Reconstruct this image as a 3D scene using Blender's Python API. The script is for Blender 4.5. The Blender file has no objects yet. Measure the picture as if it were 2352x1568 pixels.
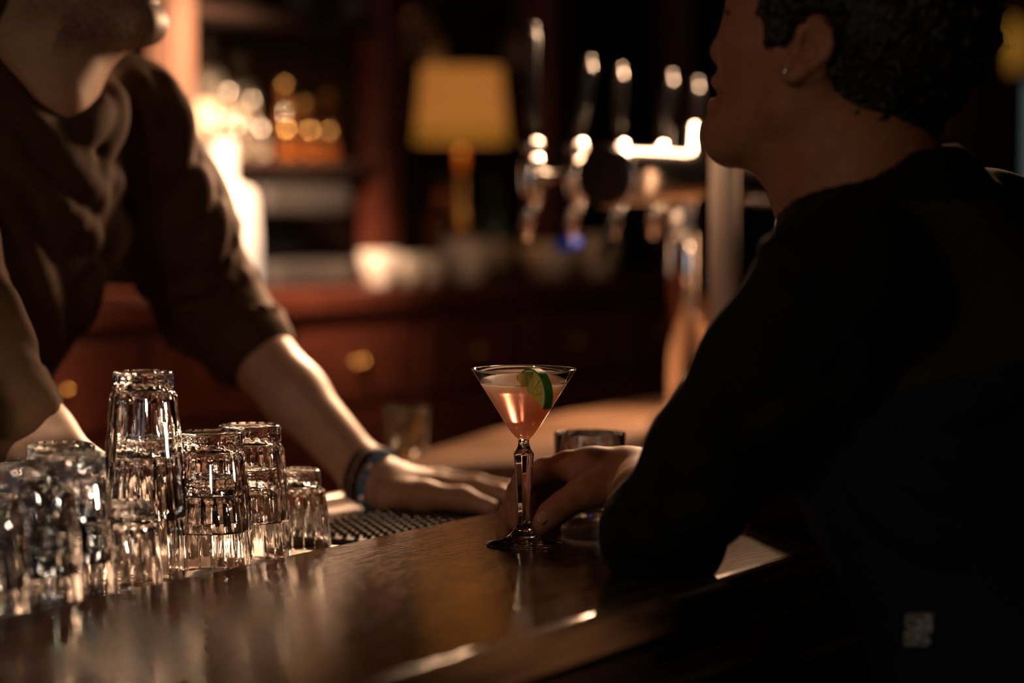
import bpy, bmesh, math, random
import numpy as np
from mathutils import Vector, Matrix
random.seed(7); np.random.seed(7)
C = bpy.context.scene.collection
SC = bpy.context.scene

# ------------------------------------------------------------------ camera, world, lights, exposure
CT = 1.05                      # bar top height
CAMZ = CT + 0.317
FPX = 85.0 / 36.0 * 2352.0
PITCH = math.atan((784 - 472) / FPX)
cam_d = bpy.data.cameras.new('camera'); cam = bpy.data.objects.new('camera', cam_d); C.objects.link(cam)
cam.location = (0, 0, CAMZ); cam.rotation_euler = (math.pi/2 - PITCH, 0, 0)
cam_d.lens = 85; cam_d.sensor_width = 36; cam_d.clip_start = 0.05; cam_d.clip_end = 60
cam_d.dof.use_dof = True; cam_d.dof.focus_distance = 2.25; cam_d.dof.aperture_fstop = 2.0
SC.camera = cam
SC.view_settings.view_transform = 'Standard'; SC.view_settings.look = 'None'
SC.view_settings.exposure = 0.15; SC.view_settings.gamma = 1.0; SC.view_settings.use_curve_mapping = False
SC.cycles.max_bounces = 12; SC.cycles.transmission_bounces = 12; SC.cycles.glossy_bounces = 4
SC.cycles.diffuse_bounces = 2; SC.cycles.transparent_max_bounces = 12
SC.cycles.sample_clamp_indirect = 80.0; SC.cycles.blur_glossy = 0.4
SC.cycles.use_denoising = True; SC.cycles.use_adaptive_sampling = True; SC.cycles.adaptive_threshold = 0.03
w = bpy.data.worlds.new('world'); SC.world = w; w.use_nodes = True
w.node_tree.nodes['Background'].inputs[0].default_value = (1.0, 0.62, 0.38, 1)
w.node_tree.nodes['Background'].inputs[1].default_value = 0.006

def light(name, kind, loc, target, energy, color, size=0.1, **kw):
    d = bpy.data.lights.new(name, kind); o = bpy.data.objects.new(name, d); C.objects.link(o)
    o.location = loc; d.energy = energy; d.color = color
    if kind == 'AREA': d.shape = 'DISK'; d.size = size
    else: d.shadow_soft_size = size
    if target is not None:
        o.rotation_euler = (Vector(target) - Vector(loc)).to_track_quat('-Z', 'Y').to_euler()
    for k, v in kw.items(): setattr(d, k, v)
    return o
WARM = (1.0, 0.58, 0.33)
light('assumed_key_over_taps', 'SPOT', (0.40, 3.80, 1.76), (-0.15, 2.35, 1.10), 110, WARM, 0.08, spot_size=2.2, spot_blend=0.3)  # assumed unseen key light above the taps, inferred from the rim lighting
light('added_ledge_spot', 'SPOT', (0.02, 3.95, 1.78), (-0.38, 2.12, 1.03), 235, WARM, 0.07, spot_size=0.36, spot_blend=0.6)  # added unseen spot, brightens the steel ledge and the tumblers on it
light('front_fill', 'POINT', (-0.9, 0.3, 2.3), None, 16, WARM, 0.10)  # added fill from near the camera, not a lamp of the room
pipe_strip = light('pipe_highlight_strip', 'AREA', (0.30, 3.44, 1.82), (0.30, 3.44, 1.0), 4.5, WARM, 0.05)  # added unseen strip light, gives the beer pipe its long highlight
pipe_strip.data.shape = 'RECTANGLE'; pipe_strip.data.size = 0.70; pipe_strip.data.size_y = 0.05; pipe_strip.rotation_euler = (0, 0, math.atan2(0.859, 0.512))
light('tumbler_highlight_spot', 'SPOT', (1.22, 0.85, 1.34), (-0.35, 2.08, 1.08), 135, (1.0, 0.78, 0.60), 0.08, spot_size=0.23, spot_blend=0.4)  # added unseen narrow spot, puts streak highlights on the tumblers
light('added_shelf_spot', 'SPOT', (-0.30, 3.65, 1.98), (-0.52, 4.30, 1.45), 270, (1.0, 0.66, 0.42), 0.05, spot_size=0.75, spot_blend=0.7)  # added unseen spot, lights the shelf bottles and their highlight balls
wl = light('added_cool_fill', 'AREA', (-1.9, -0.6, 1.75), (0.4, 3.2, 1.2), 3, (0.75, 0.92, 1.0), 0.5)  # added unseen cool fill behind the camera, gives the tower column a pale strip
wl.data.shape = 'RECTANGLE'; wl.data.size = 0.5; wl.data.size_y = 1.3

# ------------------------------------------------------------------ layout helpers
def P(px, py, D):
    """world point seen at photo pixel (px,py) at world depth Y = D"""
    c, s = math.cos(PITCH), math.sin(PITCH)
    u = (px - 1176) / FPX; v = (784 - py) / FPX
    d = np.array([u, c + v*s, -s + v*c]); d = d * (D / d[1])
    return np.array([d[0], d[1], CAMZ + d[2]])
BD = np.array([0.512, 0.859, 0.0]); BD /= np.linalg.norm(BD)
BN = np.array([-BD[1], BD[0], 0.0])            # towards the bartender
B0 = np.array([-0.394, 1.861, 0.0])
BANG = math.atan2(BD[1], BD[0])
def B(t, o, z): return B0 + t*BD + o*BN + np.array([0, 0, z])
def tpx(px, o):
    r = (px - 1176) / FPX; q = B0 + o*BN
    return (r*q[1] - q[0]) / (BD[0] - r*BD[1])

# ------------------------------------------------------------------ material helpers
def mat(name, col, rough=0.5, metal=0.0, spec=0.5, bump=None, noise=None, emit=None, trans=0.0, ior=1.45, coat=0.0, sheen=0.0, sss=0.0, wave=None):
    m = bpy.data.materials.new(name); m.use_nodes = True; nt = m.node_tree; b = nt.nodes['Principled BSDF']
    b.inputs['Base Color'].default_value = (*col, 1); b.inputs['Roughness'].default_value = rough
    b.inputs['Metallic'].default_value = metal; b.inputs['Specular IOR Level'].default_value = spec
    b.inputs['Transmission Weight'].default_value = trans; b.inputs['IOR'].default_value = ior
    b.inputs['Coat Weight'].default_value = coat; b.inputs['Coat Roughness'].default_value = 0.15
    if sheen:
        b.inputs['Sheen Weight'].default_value = sheen; b.inputs['Sheen Tint'].default_value = (*col, 1)
    if sss:
        b.inputs['Subsurface Weight'].default_value = sss; b.inputs['Subsurface Scale'].default_value = 0.012
        b.inputs['Subsurface Radius'].default_value = (1, 0.35, 0.2)
    if emit: b.inputs['Emission Color'].default_value = (*emit[0], 1); b.inputs['Emission Strength'].default_value = emit[1]
    tc = nt.nodes.new('ShaderNodeTexCoord')
    def mp(scale, rot=(0,0,0)):
        r_ = nt.nodes.new('ShaderNodeMapping'); r_.inputs['Rotation'].default_value = rot; nt.links.new(tc.outputs['Object'], r_.inputs[0])
        n = nt.nodes.new('ShaderNodeMapping'); n.inputs['Scale'].default_value = scale; nt.links.new(r_.outputs[0], n.inputs[0]); return n
    if noise:                      # noise = (col2, scale vec, rot, detail)
        col2, sv, rot, det = noise
        n = nt.nodes.new('ShaderNodeTexNoise'); n.inputs['Scale'].default_value = 1; n.inputs['Detail'].default_value = min(det, 3)
        nt.links.new(mp(sv, rot).outputs[0], n.inputs['Vector'])
        r = nt.nodes.new('ShaderNodeValToRGB'); r.color_ramp.elements[0].color = (*col, 1); r.color_ramp.elements[1].color = (*col2, 1)
        r.color_ramp.elements[0].position = 0.35; r.color_ramp.elements[1].position = 0.68
        nt.links.new(n.outputs[0], r.inputs[0]); nt.links.new(r.outputs[0], b.inputs['Base Color'])
    hs = []
    if bump:                       # bump = (scale vec, rot, strength, dist)
        sv, rot, st, di = bump
        n = nt.nodes.new('ShaderNodeTexNoise'); n.inputs['Scale'].default_value = 1; n.inputs['Detail'].default_value = 2
        nt.links.new(mp(sv, rot).outputs[0], n.inputs['Vector'])
        bp = nt.nodes.new('ShaderNodeBump'); bp.inputs['Strength'].default_value = st; bp.inputs['Distance'].default_value = di
        nt.links.new(n.outputs[0], bp.inputs['Height']); nt.links.new(bp.outputs[0], b.inputs['Normal']); hs.append(bp)
    if wave:                       # wave = (scale vec, rot, strength, dist)
        sv, rot, st, di = wave
        n = nt.nodes.new('ShaderNodeTexWave'); n.inputs['Scale'].default_value = 1; n.inputs['Distortion'].default_value = 0.6
        n.inputs['Detail'].default_value = 1
        nt.links.new(mp(sv, rot).outputs[0], n.inputs['Vector'])
        bp = nt.nodes.new('ShaderNodeBump'); bp.inputs['Strength'].default_value = st; bp.inputs['Distance'].default_value = di
        nt.links.new(n.outputs[0], bp.inputs['Height']); nt.links.new(bp.outputs[0], b.inputs['Normal'])
        if hs: nt.links.new(hs[0].outputs[0], bp.inputs['Normal'])
    return m
RB = (0, 0, -BANG)
M = {}
M['bar_wood'] = mat('bar_wood', (0.014, 0.0070, 0.004), 0.10, spec=0.5, noise=((0.062, 0.029, 0.013), (5, 70, 60), RB, 8), bump=((24, 330, 200), RB, 0.24, 0.001))
M['bar_wood'].node_tree.nodes['Principled BSDF'].inputs['Specular Tint'].default_value = (1.0, 0.72, 0.5, 1)
M['edge_wood'] = mat('edge_wood', (0.008, 0.0035, 0.002), 0.22, noise=((0.016, 0.007, 0.0035), (6, 90, 90), RB, 4), bump=((12, 240, 240), RB, 0.15, 0.001))
M['service_wood'] = mat('service_wood', (0.16, 0.085, 0.045), 0.45, noise=((0.23, 0.125, 0.07), (8, 80, 60), RB, 4), bump=((10, 160, 160), RB, 0.15, 0.001))
M['red_wood'] = mat('red_wood', (0.090, 0.022, 0.012), 0.32, noise=((0.135, 0.036, 0.020), (7, 60, 18), RB, 4), bump=((8, 120, 60), RB, 0.1, 0.001))
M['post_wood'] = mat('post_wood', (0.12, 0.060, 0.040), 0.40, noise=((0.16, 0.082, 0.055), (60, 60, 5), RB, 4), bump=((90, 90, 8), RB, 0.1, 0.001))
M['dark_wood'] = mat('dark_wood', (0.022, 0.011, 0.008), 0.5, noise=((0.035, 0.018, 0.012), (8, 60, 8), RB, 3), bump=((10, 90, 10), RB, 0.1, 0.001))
M['wall'] = mat('wall_paint', (0.010, 0.008, 0.007), 0.8, noise=((0.016, 0.012, 0.010), (3, 3, 3), (0,0,0), 4), bump=((60, 60, 60), (0,0,0), 0.1, 0.001))
M['tan_wall'] = mat('tan_wall_paint', (0.10, 0.055, 0.035), 0.8, noise=((0.13, 0.075, 0.045), (2, 2, 2), (0,0,0), 4), bump=((60, 60, 60), (0,0,0), 0.1, 0.001))
M['floor'] = mat('floor_boards', (0.03, 0.018, 0.011), 0.5, noise=((0.055, 0.03, 0.018), (2, 30, 2), RB, 4), bump=((3, 60, 3), RB, 0.2, 0.002))
M['steel'] = mat('brushed_steel', (0.74, 0.70, 0.66), 0.42, metal=1, bump=((15, 600, 60), RB, 0.08, 0.0005))
M['pipe_steel'] = mat('polished_steel', (0.80, 0.76, 0.72), 0.22, metal=1, bump=((40, 400, 40), RB, 0.04, 0.0005))
M['chrome'] = mat('chrome', (0.85, 0.82, 0.80), 0.10, metal=1, bump=((30, 30, 30), (0,0,0), 0.02, 0.001))
M['brass'] = mat('brass', (0.80, 0.45, 0.14), 0.25, metal=1, bump=((60, 60, 60), (0,0,0), 0.05, 0.001))
M['rubber'] = mat('black_rubber', (0.008, 0.008, 0.009), 0.35, bump=((300, 300, 300), (0,0,0), 0.2, 0.001))
M['black_plastic'] = mat('black_plastic', (0.007, 0.007, 0.008), 0.22, bump=((200, 200, 200), (0,0,0), 0.05, 0.0005))
M['blue_plastic'] = mat('blue_plastic', (0.004, 0.05, 0.55), 0.35, bump=((200, 200, 200), (0,0,0), 0.05, 0.0005))
M['grey_metal'] = mat('grey_metal', (0.10, 0.085, 0.08), 0.35, metal=0.6, bump=((200, 200, 30), (0,0,0), 0.05, 0.0005))
M['cream_paint'] = mat('cream_paint', (0.62, 0.50, 0.42), 0.35, noise=((0.66, 0.54, 0.46), (12, 12, 12), (0,0,0), 2), bump=((90, 90, 90), (0,0,0), 0.03, 0.001))
M['ceramic'] = mat('cream_ceramic', (0.78, 0.66, 0.55), 0.25, noise=((0.82, 0.70, 0.60), (20, 20, 20), (0,0,0), 2), coat=0.3)
M['glass'] = mat('clear_glass', (1, 1, 1), 0.0, trans=1, ior=1.5)
M['fine_glass'] = mat('fine_glass', (1, 1, 1), 0.0, trans=1, ior=1.48)
M['amber_glass'] = mat('amber_glass', (0.75, 0.28, 0.05), 0.05, trans=0.92, ior=1.45)
M['green_glass'] = mat('green_glass', (0.06, 0.13, 0.05), 0.08, trans=0.6, ior=1.45)
M['clear_bottle'] = mat('clear_bottle', (0.85, 0.75, 0.62), 0.05, trans=0.93, ior=1.45)
M['paper'] = mat('label_paper', (0.55, 0.42, 0.28), 0.7, noise=((0.62, 0.5, 0.36), (50, 50, 50), (0,0,0), 3))
M['liquid'] = mat('pink_cocktail', (1.0, 0.44, 0.32), 0.18, trans=0.38, ior=1.34, sss=1.0)
M['liquid'].node_tree.nodes['Principled BSDF'].inputs['Subsurface Scale'].default_value = 0.12
M['liquid'].node_tree.nodes['Principled BSDF'].inputs['Subsurface Radius'].default_value = (1.0, 0.6, 0.45)
M['lime_rind'] = mat('lime_rind', (0.06, 0.25, 0.012), 0.35, noise=((0.10, 0.34, 0.02), (250, 250, 250), (0,0,0), 3), bump=((700, 700, 700), (0,0,0), 0.4, 0.0008))
M['lime_flesh'] = mat('lime_flesh', (0.70, 0.55, 0.06), 0.22, noise=((0.85, 0.72, 0.14), (300, 300, 300), (0,0,0), 3), bump=((500, 500, 500), (0,0,0), 0.4, 0.001))
M['lime_pith'] = mat('lime_pith', (0.75, 0.72, 0.42), 0.45, noise=((0.8, 0.78, 0.5), (200, 200, 200), (0,0,0), 2))
M['skin_f'] = mat('brown_skin', (0.28, 0.115, 0.055), 0.58, noise=((0.33, 0.145, 0.07), (90, 90, 90), (0,0,0), 4), bump=((900, 900, 900), (0,0,0), 0.18, 0.0006), spec=0.3)
M['skin_m'] = mat('light_skin', (0.42, 0.26, 0.165), 0.52, noise=((0.48, 0.30, 0.20), (70, 70, 70), (0,0,0), 4), bump=((800, 800, 800), (0,0,0), 0.15, 0.0006))
M['stubble'] = mat('stubble_skin', (0.13, 0.065, 0.038), 0.6, noise=((0.30, 0.16, 0.10), (500, 500, 500), (0,0,0), 4), bump=((900, 900, 900), (0,0,0), 0.5, 0.001))
def beard_mix(m, dark):
    nt = m.node_tree; b = nt.nodes['Principled BSDF']; src = b.inputs['Base Color'].links[0].from_socket
    at = nt.nodes.new('ShaderNodeAttribute'); at.attribute_name = 'beard'
    n = nt.nodes.new('ShaderNodeTexNoise'); n.inputs['Scale'].default_value = 650
    tc = nt.nodes.new('ShaderNodeTexCoord'); nt.links.new(tc.outputs['Object'], n.inputs['Vector'])
    mr = nt.nodes.new('ShaderNodeMapRange'); mr.inputs[1].default_value = 0.3; mr.inputs[2].default_value = 0.62; nt.links.new(n.outputs[0], mr.inputs[0])
    mu = nt.nodes.new('ShaderNodeMath'); mu.operation = 'MULTIPLY'; nt.links.new(at.outputs['Fac'], mu.inputs[0]); nt.links.new(mr.outputs[0], mu.inputs[1])
    mx = nt.nodes.new('ShaderNodeMix'); mx.data_type = 'RGBA'; nt.links.new(mu.outputs[0], mx.inputs[0]); nt.links.new(src, mx.inputs[6]); mx.inputs[7].default_value = (*dark, 1)
    nt.links.new(mx.outputs[2], b.inputs['Base Color'])
beard_mix(M['skin_m'], (0.045, 0.024, 0.015))
M['nail'] = mat('finger_nail', (0.46, 0.22, 0.14), 0.25, noise=((0.50, 0.26, 0.17), (60, 60, 60), (0,0,0), 2), coat=0.3)
M['hair'] = mat('black_hair', (0.006, 0.005, 0.005), 0.55, bump=((160, 160, 160), (0,0,0), 0.9, 0.006))
M['shirt'] = mat('dark_brown_jersey', (0.058, 0.029, 0.012), 0.85, spec=0.15, sheen=0.1, noise=((0.072, 0.037, 0.016), (25, 25, 25), (0,0,0), 4), bump=((900, 900, 900), (0,0,0), 0.25, 0.0008))
M['trousers'] = mat('black_cotton', (0.008, 0.008, 0.009), 0.85, spec=0.2, bump=((700, 700, 700), (0,0,0), 0.3, 0.001))
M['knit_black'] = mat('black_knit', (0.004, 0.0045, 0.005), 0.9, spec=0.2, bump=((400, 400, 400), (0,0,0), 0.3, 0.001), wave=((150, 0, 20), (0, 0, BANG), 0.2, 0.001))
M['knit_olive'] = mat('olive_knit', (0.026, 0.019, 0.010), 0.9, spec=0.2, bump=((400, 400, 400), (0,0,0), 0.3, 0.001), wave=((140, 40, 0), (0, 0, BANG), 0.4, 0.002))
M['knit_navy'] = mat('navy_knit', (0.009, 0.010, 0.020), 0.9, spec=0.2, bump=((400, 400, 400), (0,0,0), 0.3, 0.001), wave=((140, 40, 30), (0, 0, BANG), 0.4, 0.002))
M['silver_cloth'] = mat('silver_mesh_cloth', (0.45, 0.47, 0.44), 0.4, metal=0.5, noise=((0.05, 0.05, 0.05), (330, 330, 330), (0,0,0), 0), bump=((330, 330, 330), (0,0,0), 1.0, 0.003))
M['cord'] = mat('black_cord', (0.006, 0.006, 0.006), 0.6, bump=((700, 700, 700), (0,0,0), 0.4, 0.001))
M['blue_bead'] = mat('blue_bead', (0.01, 0.14, 0.33), 0.12, noise=((0.02, 0.22, 0.42), (150, 150, 150), (0,0,0), 2))
M['lamp_shade'] = mat('amber_lamp_shade', (0.35, 0.13, 0.03), 0.7, emit=((1.0, 0.34, 0.06), 0.30), noise=((0.40, 0.16, 0.04), (9, 9, 9), (0,0,0), 3))
M['frosted_lamp'] = mat('frosted_lamp_glass', (0.45, 0.38, 0.32), 0.4, emit=((1.0, 0.74, 0.55), 0.72), noise=((0.42, 0.35, 0.29), (9, 9, 9), (0,0,0), 2))
M['sconce'] = mat('yellow_sconce_glass', (0.8, 0.45, 0.1), 0.5, emit=((1.0, 0.42, 0.05), 0.28), noise=((0.7, 0.4, 0.1), (9, 9, 9), (0,0,0), 2))
M['daylight'] = mat('daylit_pane', (0.6, 0.7, 0.7), 0.2, emit=((0.75, 0.92, 0.92), 0.13), noise=((0.5, 0.6, 0.6), (2, 2, 2), (0,0,0), 2))

# ------------------------------------------------------------------ object helpers
def link(name, me, m=None, parent=None, smooth=False):
    o = bpy.data.objects.new(name, me); C.objects.link(o)
    if m is not None and not me.materials: me.materials.append(M[m] if isinstance(m, str) else m)
    if parent is not None: o.parent = parent
    if smooth: me.polygons.foreach_set('use_smooth', [True]*len(me.polygons))
    return o
def tag(o, label, cat, group=None, kind=None):
    o['label'] = label; o['category'] = cat
    if group: o['group'] = group
    if kind: o['kind'] = kind
    return o
def struct(o, label=None):
    o['kind'] = 'structure'
    if label: o['label'] = label
    return o
def empty(name, label, cat, loc=(0,0,0), rz=0.0, group=None):
    o = bpy.data.objects.new(name, None); C.objects.link(o); o.location = loc; o.rotation_euler = (0, 0, rz)
    o.empty_display_size = 0.05
    return tag(o, label, cat, group)
def me_from(name, v, f):
    me = bpy.data.meshes.new(name); me.from_pydata([tuple(map(float, x)) for x in v], [], [tuple(map(int, x)) for x in f]); me.update()
    return me
def fixn(me):
    bm = bmesh.new(); bm.from_mesh(me); bmesh.ops.recalc_face_normals(bm, faces=bm.faces[:]); bm.to_mesh(me); bm.free(); return me
def box_me(name, x0, x1, y0, y1, z0, z1, bev=0.0, seg=2):
    bm = bmesh.new()
    vs = [bm.verts.new(p) for p in [(x0,y0,z0),(x1,y0,z0),(x1,y1,z0),(x0,y1,z0),(x0,y0,z1),(x1,y0,z1),(x1,y1,z1),(x0,y1,z1)]]
    for q in [(0,3,2,1),(4,5,6,7),(0,1,5,4),(1,2,6,5),(2,3,7,6),(3,0,4,7)]: bm.faces.new([vs[i] for i in q])
    if bev > 0: bmesh.ops.bevel(bm, geom=bm.edges[:], offset=bev, segments=seg, affect='EDGES', profile=0.5)
    me = bpy.data.meshes.new(name); bm.to_mesh(me); bm.free(); return me
def lathe_me(name, prof, seg=48, mod=None, smooth=True, rot=0.0):
    """prof: list of (r,z); r==0 -> pole.  mod(i,theta,r,z)->r"""
    v, f, rings = [], [], []
    for i, (r, z) in enumerate(prof):
        if r <= 1e-9: rings.append([len(v)]); v.append((0, 0, z))
        else:
            ids = []
            for k in range(seg):
                th = 2*math.pi*k/seg + rot; rr = mod(i, th, r, z) if mod else r
                ids.append(len(v)); v.append((rr*math.cos(th), rr*math.sin(th), z))
            rings.append(ids)
    for a, b in zip(rings[:-1], rings[1:]):
        for k in range(seg):
            k2 = (k+1) % seg
            if len(a) == 1 and len(b) == 1: continue
            if len(a) == 1: f.append((a[0], b[k], b[k2]))
            elif len(b) == 1: f.append((a[k], b[0], a[k2]))
            else: f.append((a[k], b[k], b[k2], a[k2]))
    me = fixn(me_from(name, v, f))
    if smooth: me.polygons.foreach_set('use_smooth', [True]*len(me.polygons))
    return me
def tube_me(name, pts, rad, seg=10, caps=True):
    pts = [Vector(p) for p in pts]; n = len(pts)
    rads = rad if isinstance(rad, (list, tuple)) else [rad]*n
    v, f, rings = [], [], []
    up = None
    for i, p in enumerate(pts):
        d = (pts[min(i+1, n-1)] - pts[max(i-1, 0)]).normalized()
        if up is None: up = d.orthogonal().normalized()
        up = (up - d*up.dot(d)).normalized(); s = d.cross(up)
        ids = []
        for k in range(seg):
            a = 2*math.pi*k/seg; q = p + (up*math.cos(a) + s*math.sin(a))*rads[i]; ids.append(len(v)); v.append(q)
        rings.append(ids)
    for a, b in zip(rings[:-1], rings[1:]):
        for k in range(seg): f.append((a[k], a[(k+1)%seg], b[(k+1)%seg], b[k]))
    if caps: f.append(tuple(reversed(rings[0]))); f.append(tuple(rings[-1]))
    me = fixn(me_from(name, v, f)); me.polygons.foreach_set('use_smooth', [len(p.vertices) == 4 for p in me.polygons]); return me
def prism_me(name, poly, z0, z1, bev=0.0, seg=3):
    bm = bmesh.new(); lo = [bm.verts.new((p[0], p[1], z0)) for p in poly]; hi = [bm.verts.new((p[0], p[1], z1)) for p in poly]; n = len(poly)
    bm.faces.new(lo[::-1]); top = bm.faces.new(hi)
    for i in range(n): bm.faces.new((lo[i], lo[(i+1)%n], hi[(i+1)%n], hi[i]))
    bmesh.ops.recalc_face_normals(bm, faces=bm.faces[:])
    if bev: bmesh.ops.bevel(bm, geom=list(top.edges), offset=bev, segments=seg, affect='EDGES', profile=0.5)
    me = bpy.data.meshes.new(name); bm.to_mesh(me); bm.free(); return me
def extrude_profile_me(name, prof, t0, t1, nt=2):
    """closed profile of (o,z) swept along the bar from t0 to t1"""
    n = len(prof); v, f = [], []
    ts = np.linspace(t0, t1, nt)
    for t in ts:
        for o, z in prof: v.append(B(t, o, z))
    for j in range(nt-1):
        for i in range(n):
            i2 = (i+1) % n; f.append((j*n+i, j*n+i2, (j+1)*n+i2, (j+1)*n+i))
    f.append(tuple(range(n))); f.append(tuple(range((nt-1)*n, nt*n)))
    return fixn(me_from(name, v, f))
def bar_box(name, t0, t1, o0, o1, z0, z1, m, parent=None, bev=0.004):
    """box aligned with the bar; origin at its base centre"""
    dt, do = (t1-t0)/2, (o1-o0)/2
    me = box_me(name, -dt, dt, -do, do, 0, z1-z0, bev)
    o = link(name, me, m); c = B((t0+t1)/2, (o0+o1)/2, z0); o.location = c; o.rotation_euler = (0, 0, BANG)
    if parent is not None:
        o.parent = parent; o.matrix_parent_inverse = pmat(parent).inverted()
    return o
def pmat(o):
    return Matrix.Translation(o.location) @ o.rotation_euler.to_matrix().to_4x4()
def world_child(o, parent):
    o.parent = parent; o.matrix_parent_inverse = pmat(parent).inverted(); return o

# ------------------------------------------------------------------ signed distance modelling
class S:
    """list of (kind, data, k, sign); smooth union / subtraction in order"""
    def __init__(s): s.p = []
    def cone(s, a, b, ra, rb=None, k=0.01, sign=1):
        a = np.array(a, float); b = np.array(b, float); rb = ra if rb is None else rb
        c = (a+b)/2; R = np.linalg.norm(b-a)/2 + max(ra, rb); s.p.append(('c', (a, b, ra, rb), k, sign, c, R)); return s
    def ell(s, c, r, rot=None, k=0.01, sign=1):
        c = np.array(c, float); r = np.array(r, float); rot = np.eye(3) if rot is None else np.array(rot, float)   # rows = local axes
        s.p.append(('e', (c, r, rot), k, sign, c, float(r.max()))); return s
    def chain(s, pts, k=0.008, sign=1):
        for (a, ra), (b, rb) in zip(pts[:-1], pts[1:]): s.cone(a, b, ra, rb, k, sign)
        return s
    def add(s, other): s.p += other.p; return s
    def ev(s, X, sel=None):
        X = np.asarray(X, np.float32); d = np.full(X.shape[:-1], 1.0, np.float32); f32 = np.float32
        for i in (range(len(s.p)) if sel is None else sel):
            kind, dat, k, sign, _, _ = s.p[i]
            if kind == 'c':
                a, b, ra, rb = dat; ba = (b-a).astype(f32); L = f32(max(ba @ ba, 1e-12))
                pa = X-a.astype(f32); h = np.clip((pa @ ba)/L, 0, 1)
                q = pa - h[..., None]*ba; e = np.sqrt(np.einsum('...i,...i', q, q)) - (f32(ra) + f32(rb-ra)*h)
            else:
                c, r, rot = dat; r = r.astype(f32); q1 = ((X-c.astype(f32)) @ rot.T.astype(f32))/r; q2 = q1/r
                k0 = np.sqrt(np.einsum('...i,...i', q1, q1)); k1 = np.sqrt(np.einsum('...i,...i', q2, q2)) + f32(1e-9); e = k0*(k0-1)/k1
            k = f32(k)
            if sign > 0:
                h = np.clip(0.5 + 0.5*(d-e)/k, 0, 1); d = d + (e-d)*h - k*h*(1-h)
            else:
                e = -e; h = np.clip(0.5 - 0.5*(d-e)/k, 0, 1); d = d + (e-d)*h + k*h*(1-h)
        return d
    def bounds(s):
        lo = np.min([p[4]-p[5] for p in s.p if p[3] > 0], 0); hi = np.max([p[4]+p[5] for p in s.p if p[3] > 0], 0); return lo-0.02, hi+0.02
    def hit(s, px, py, d0, d1, n=500):
        Ds = np.linspace(d0, d1, n); X = np.array([P(px, py, d) for d in (d0, d1)]); X = X[0] + (X[1]-X[0])*((Ds-d0)/(d1-d0))[:, None]
        v = s.ev(X); i = np.argmax(v < 0)
        return X[i] if v[i] < 0 else None

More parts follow.
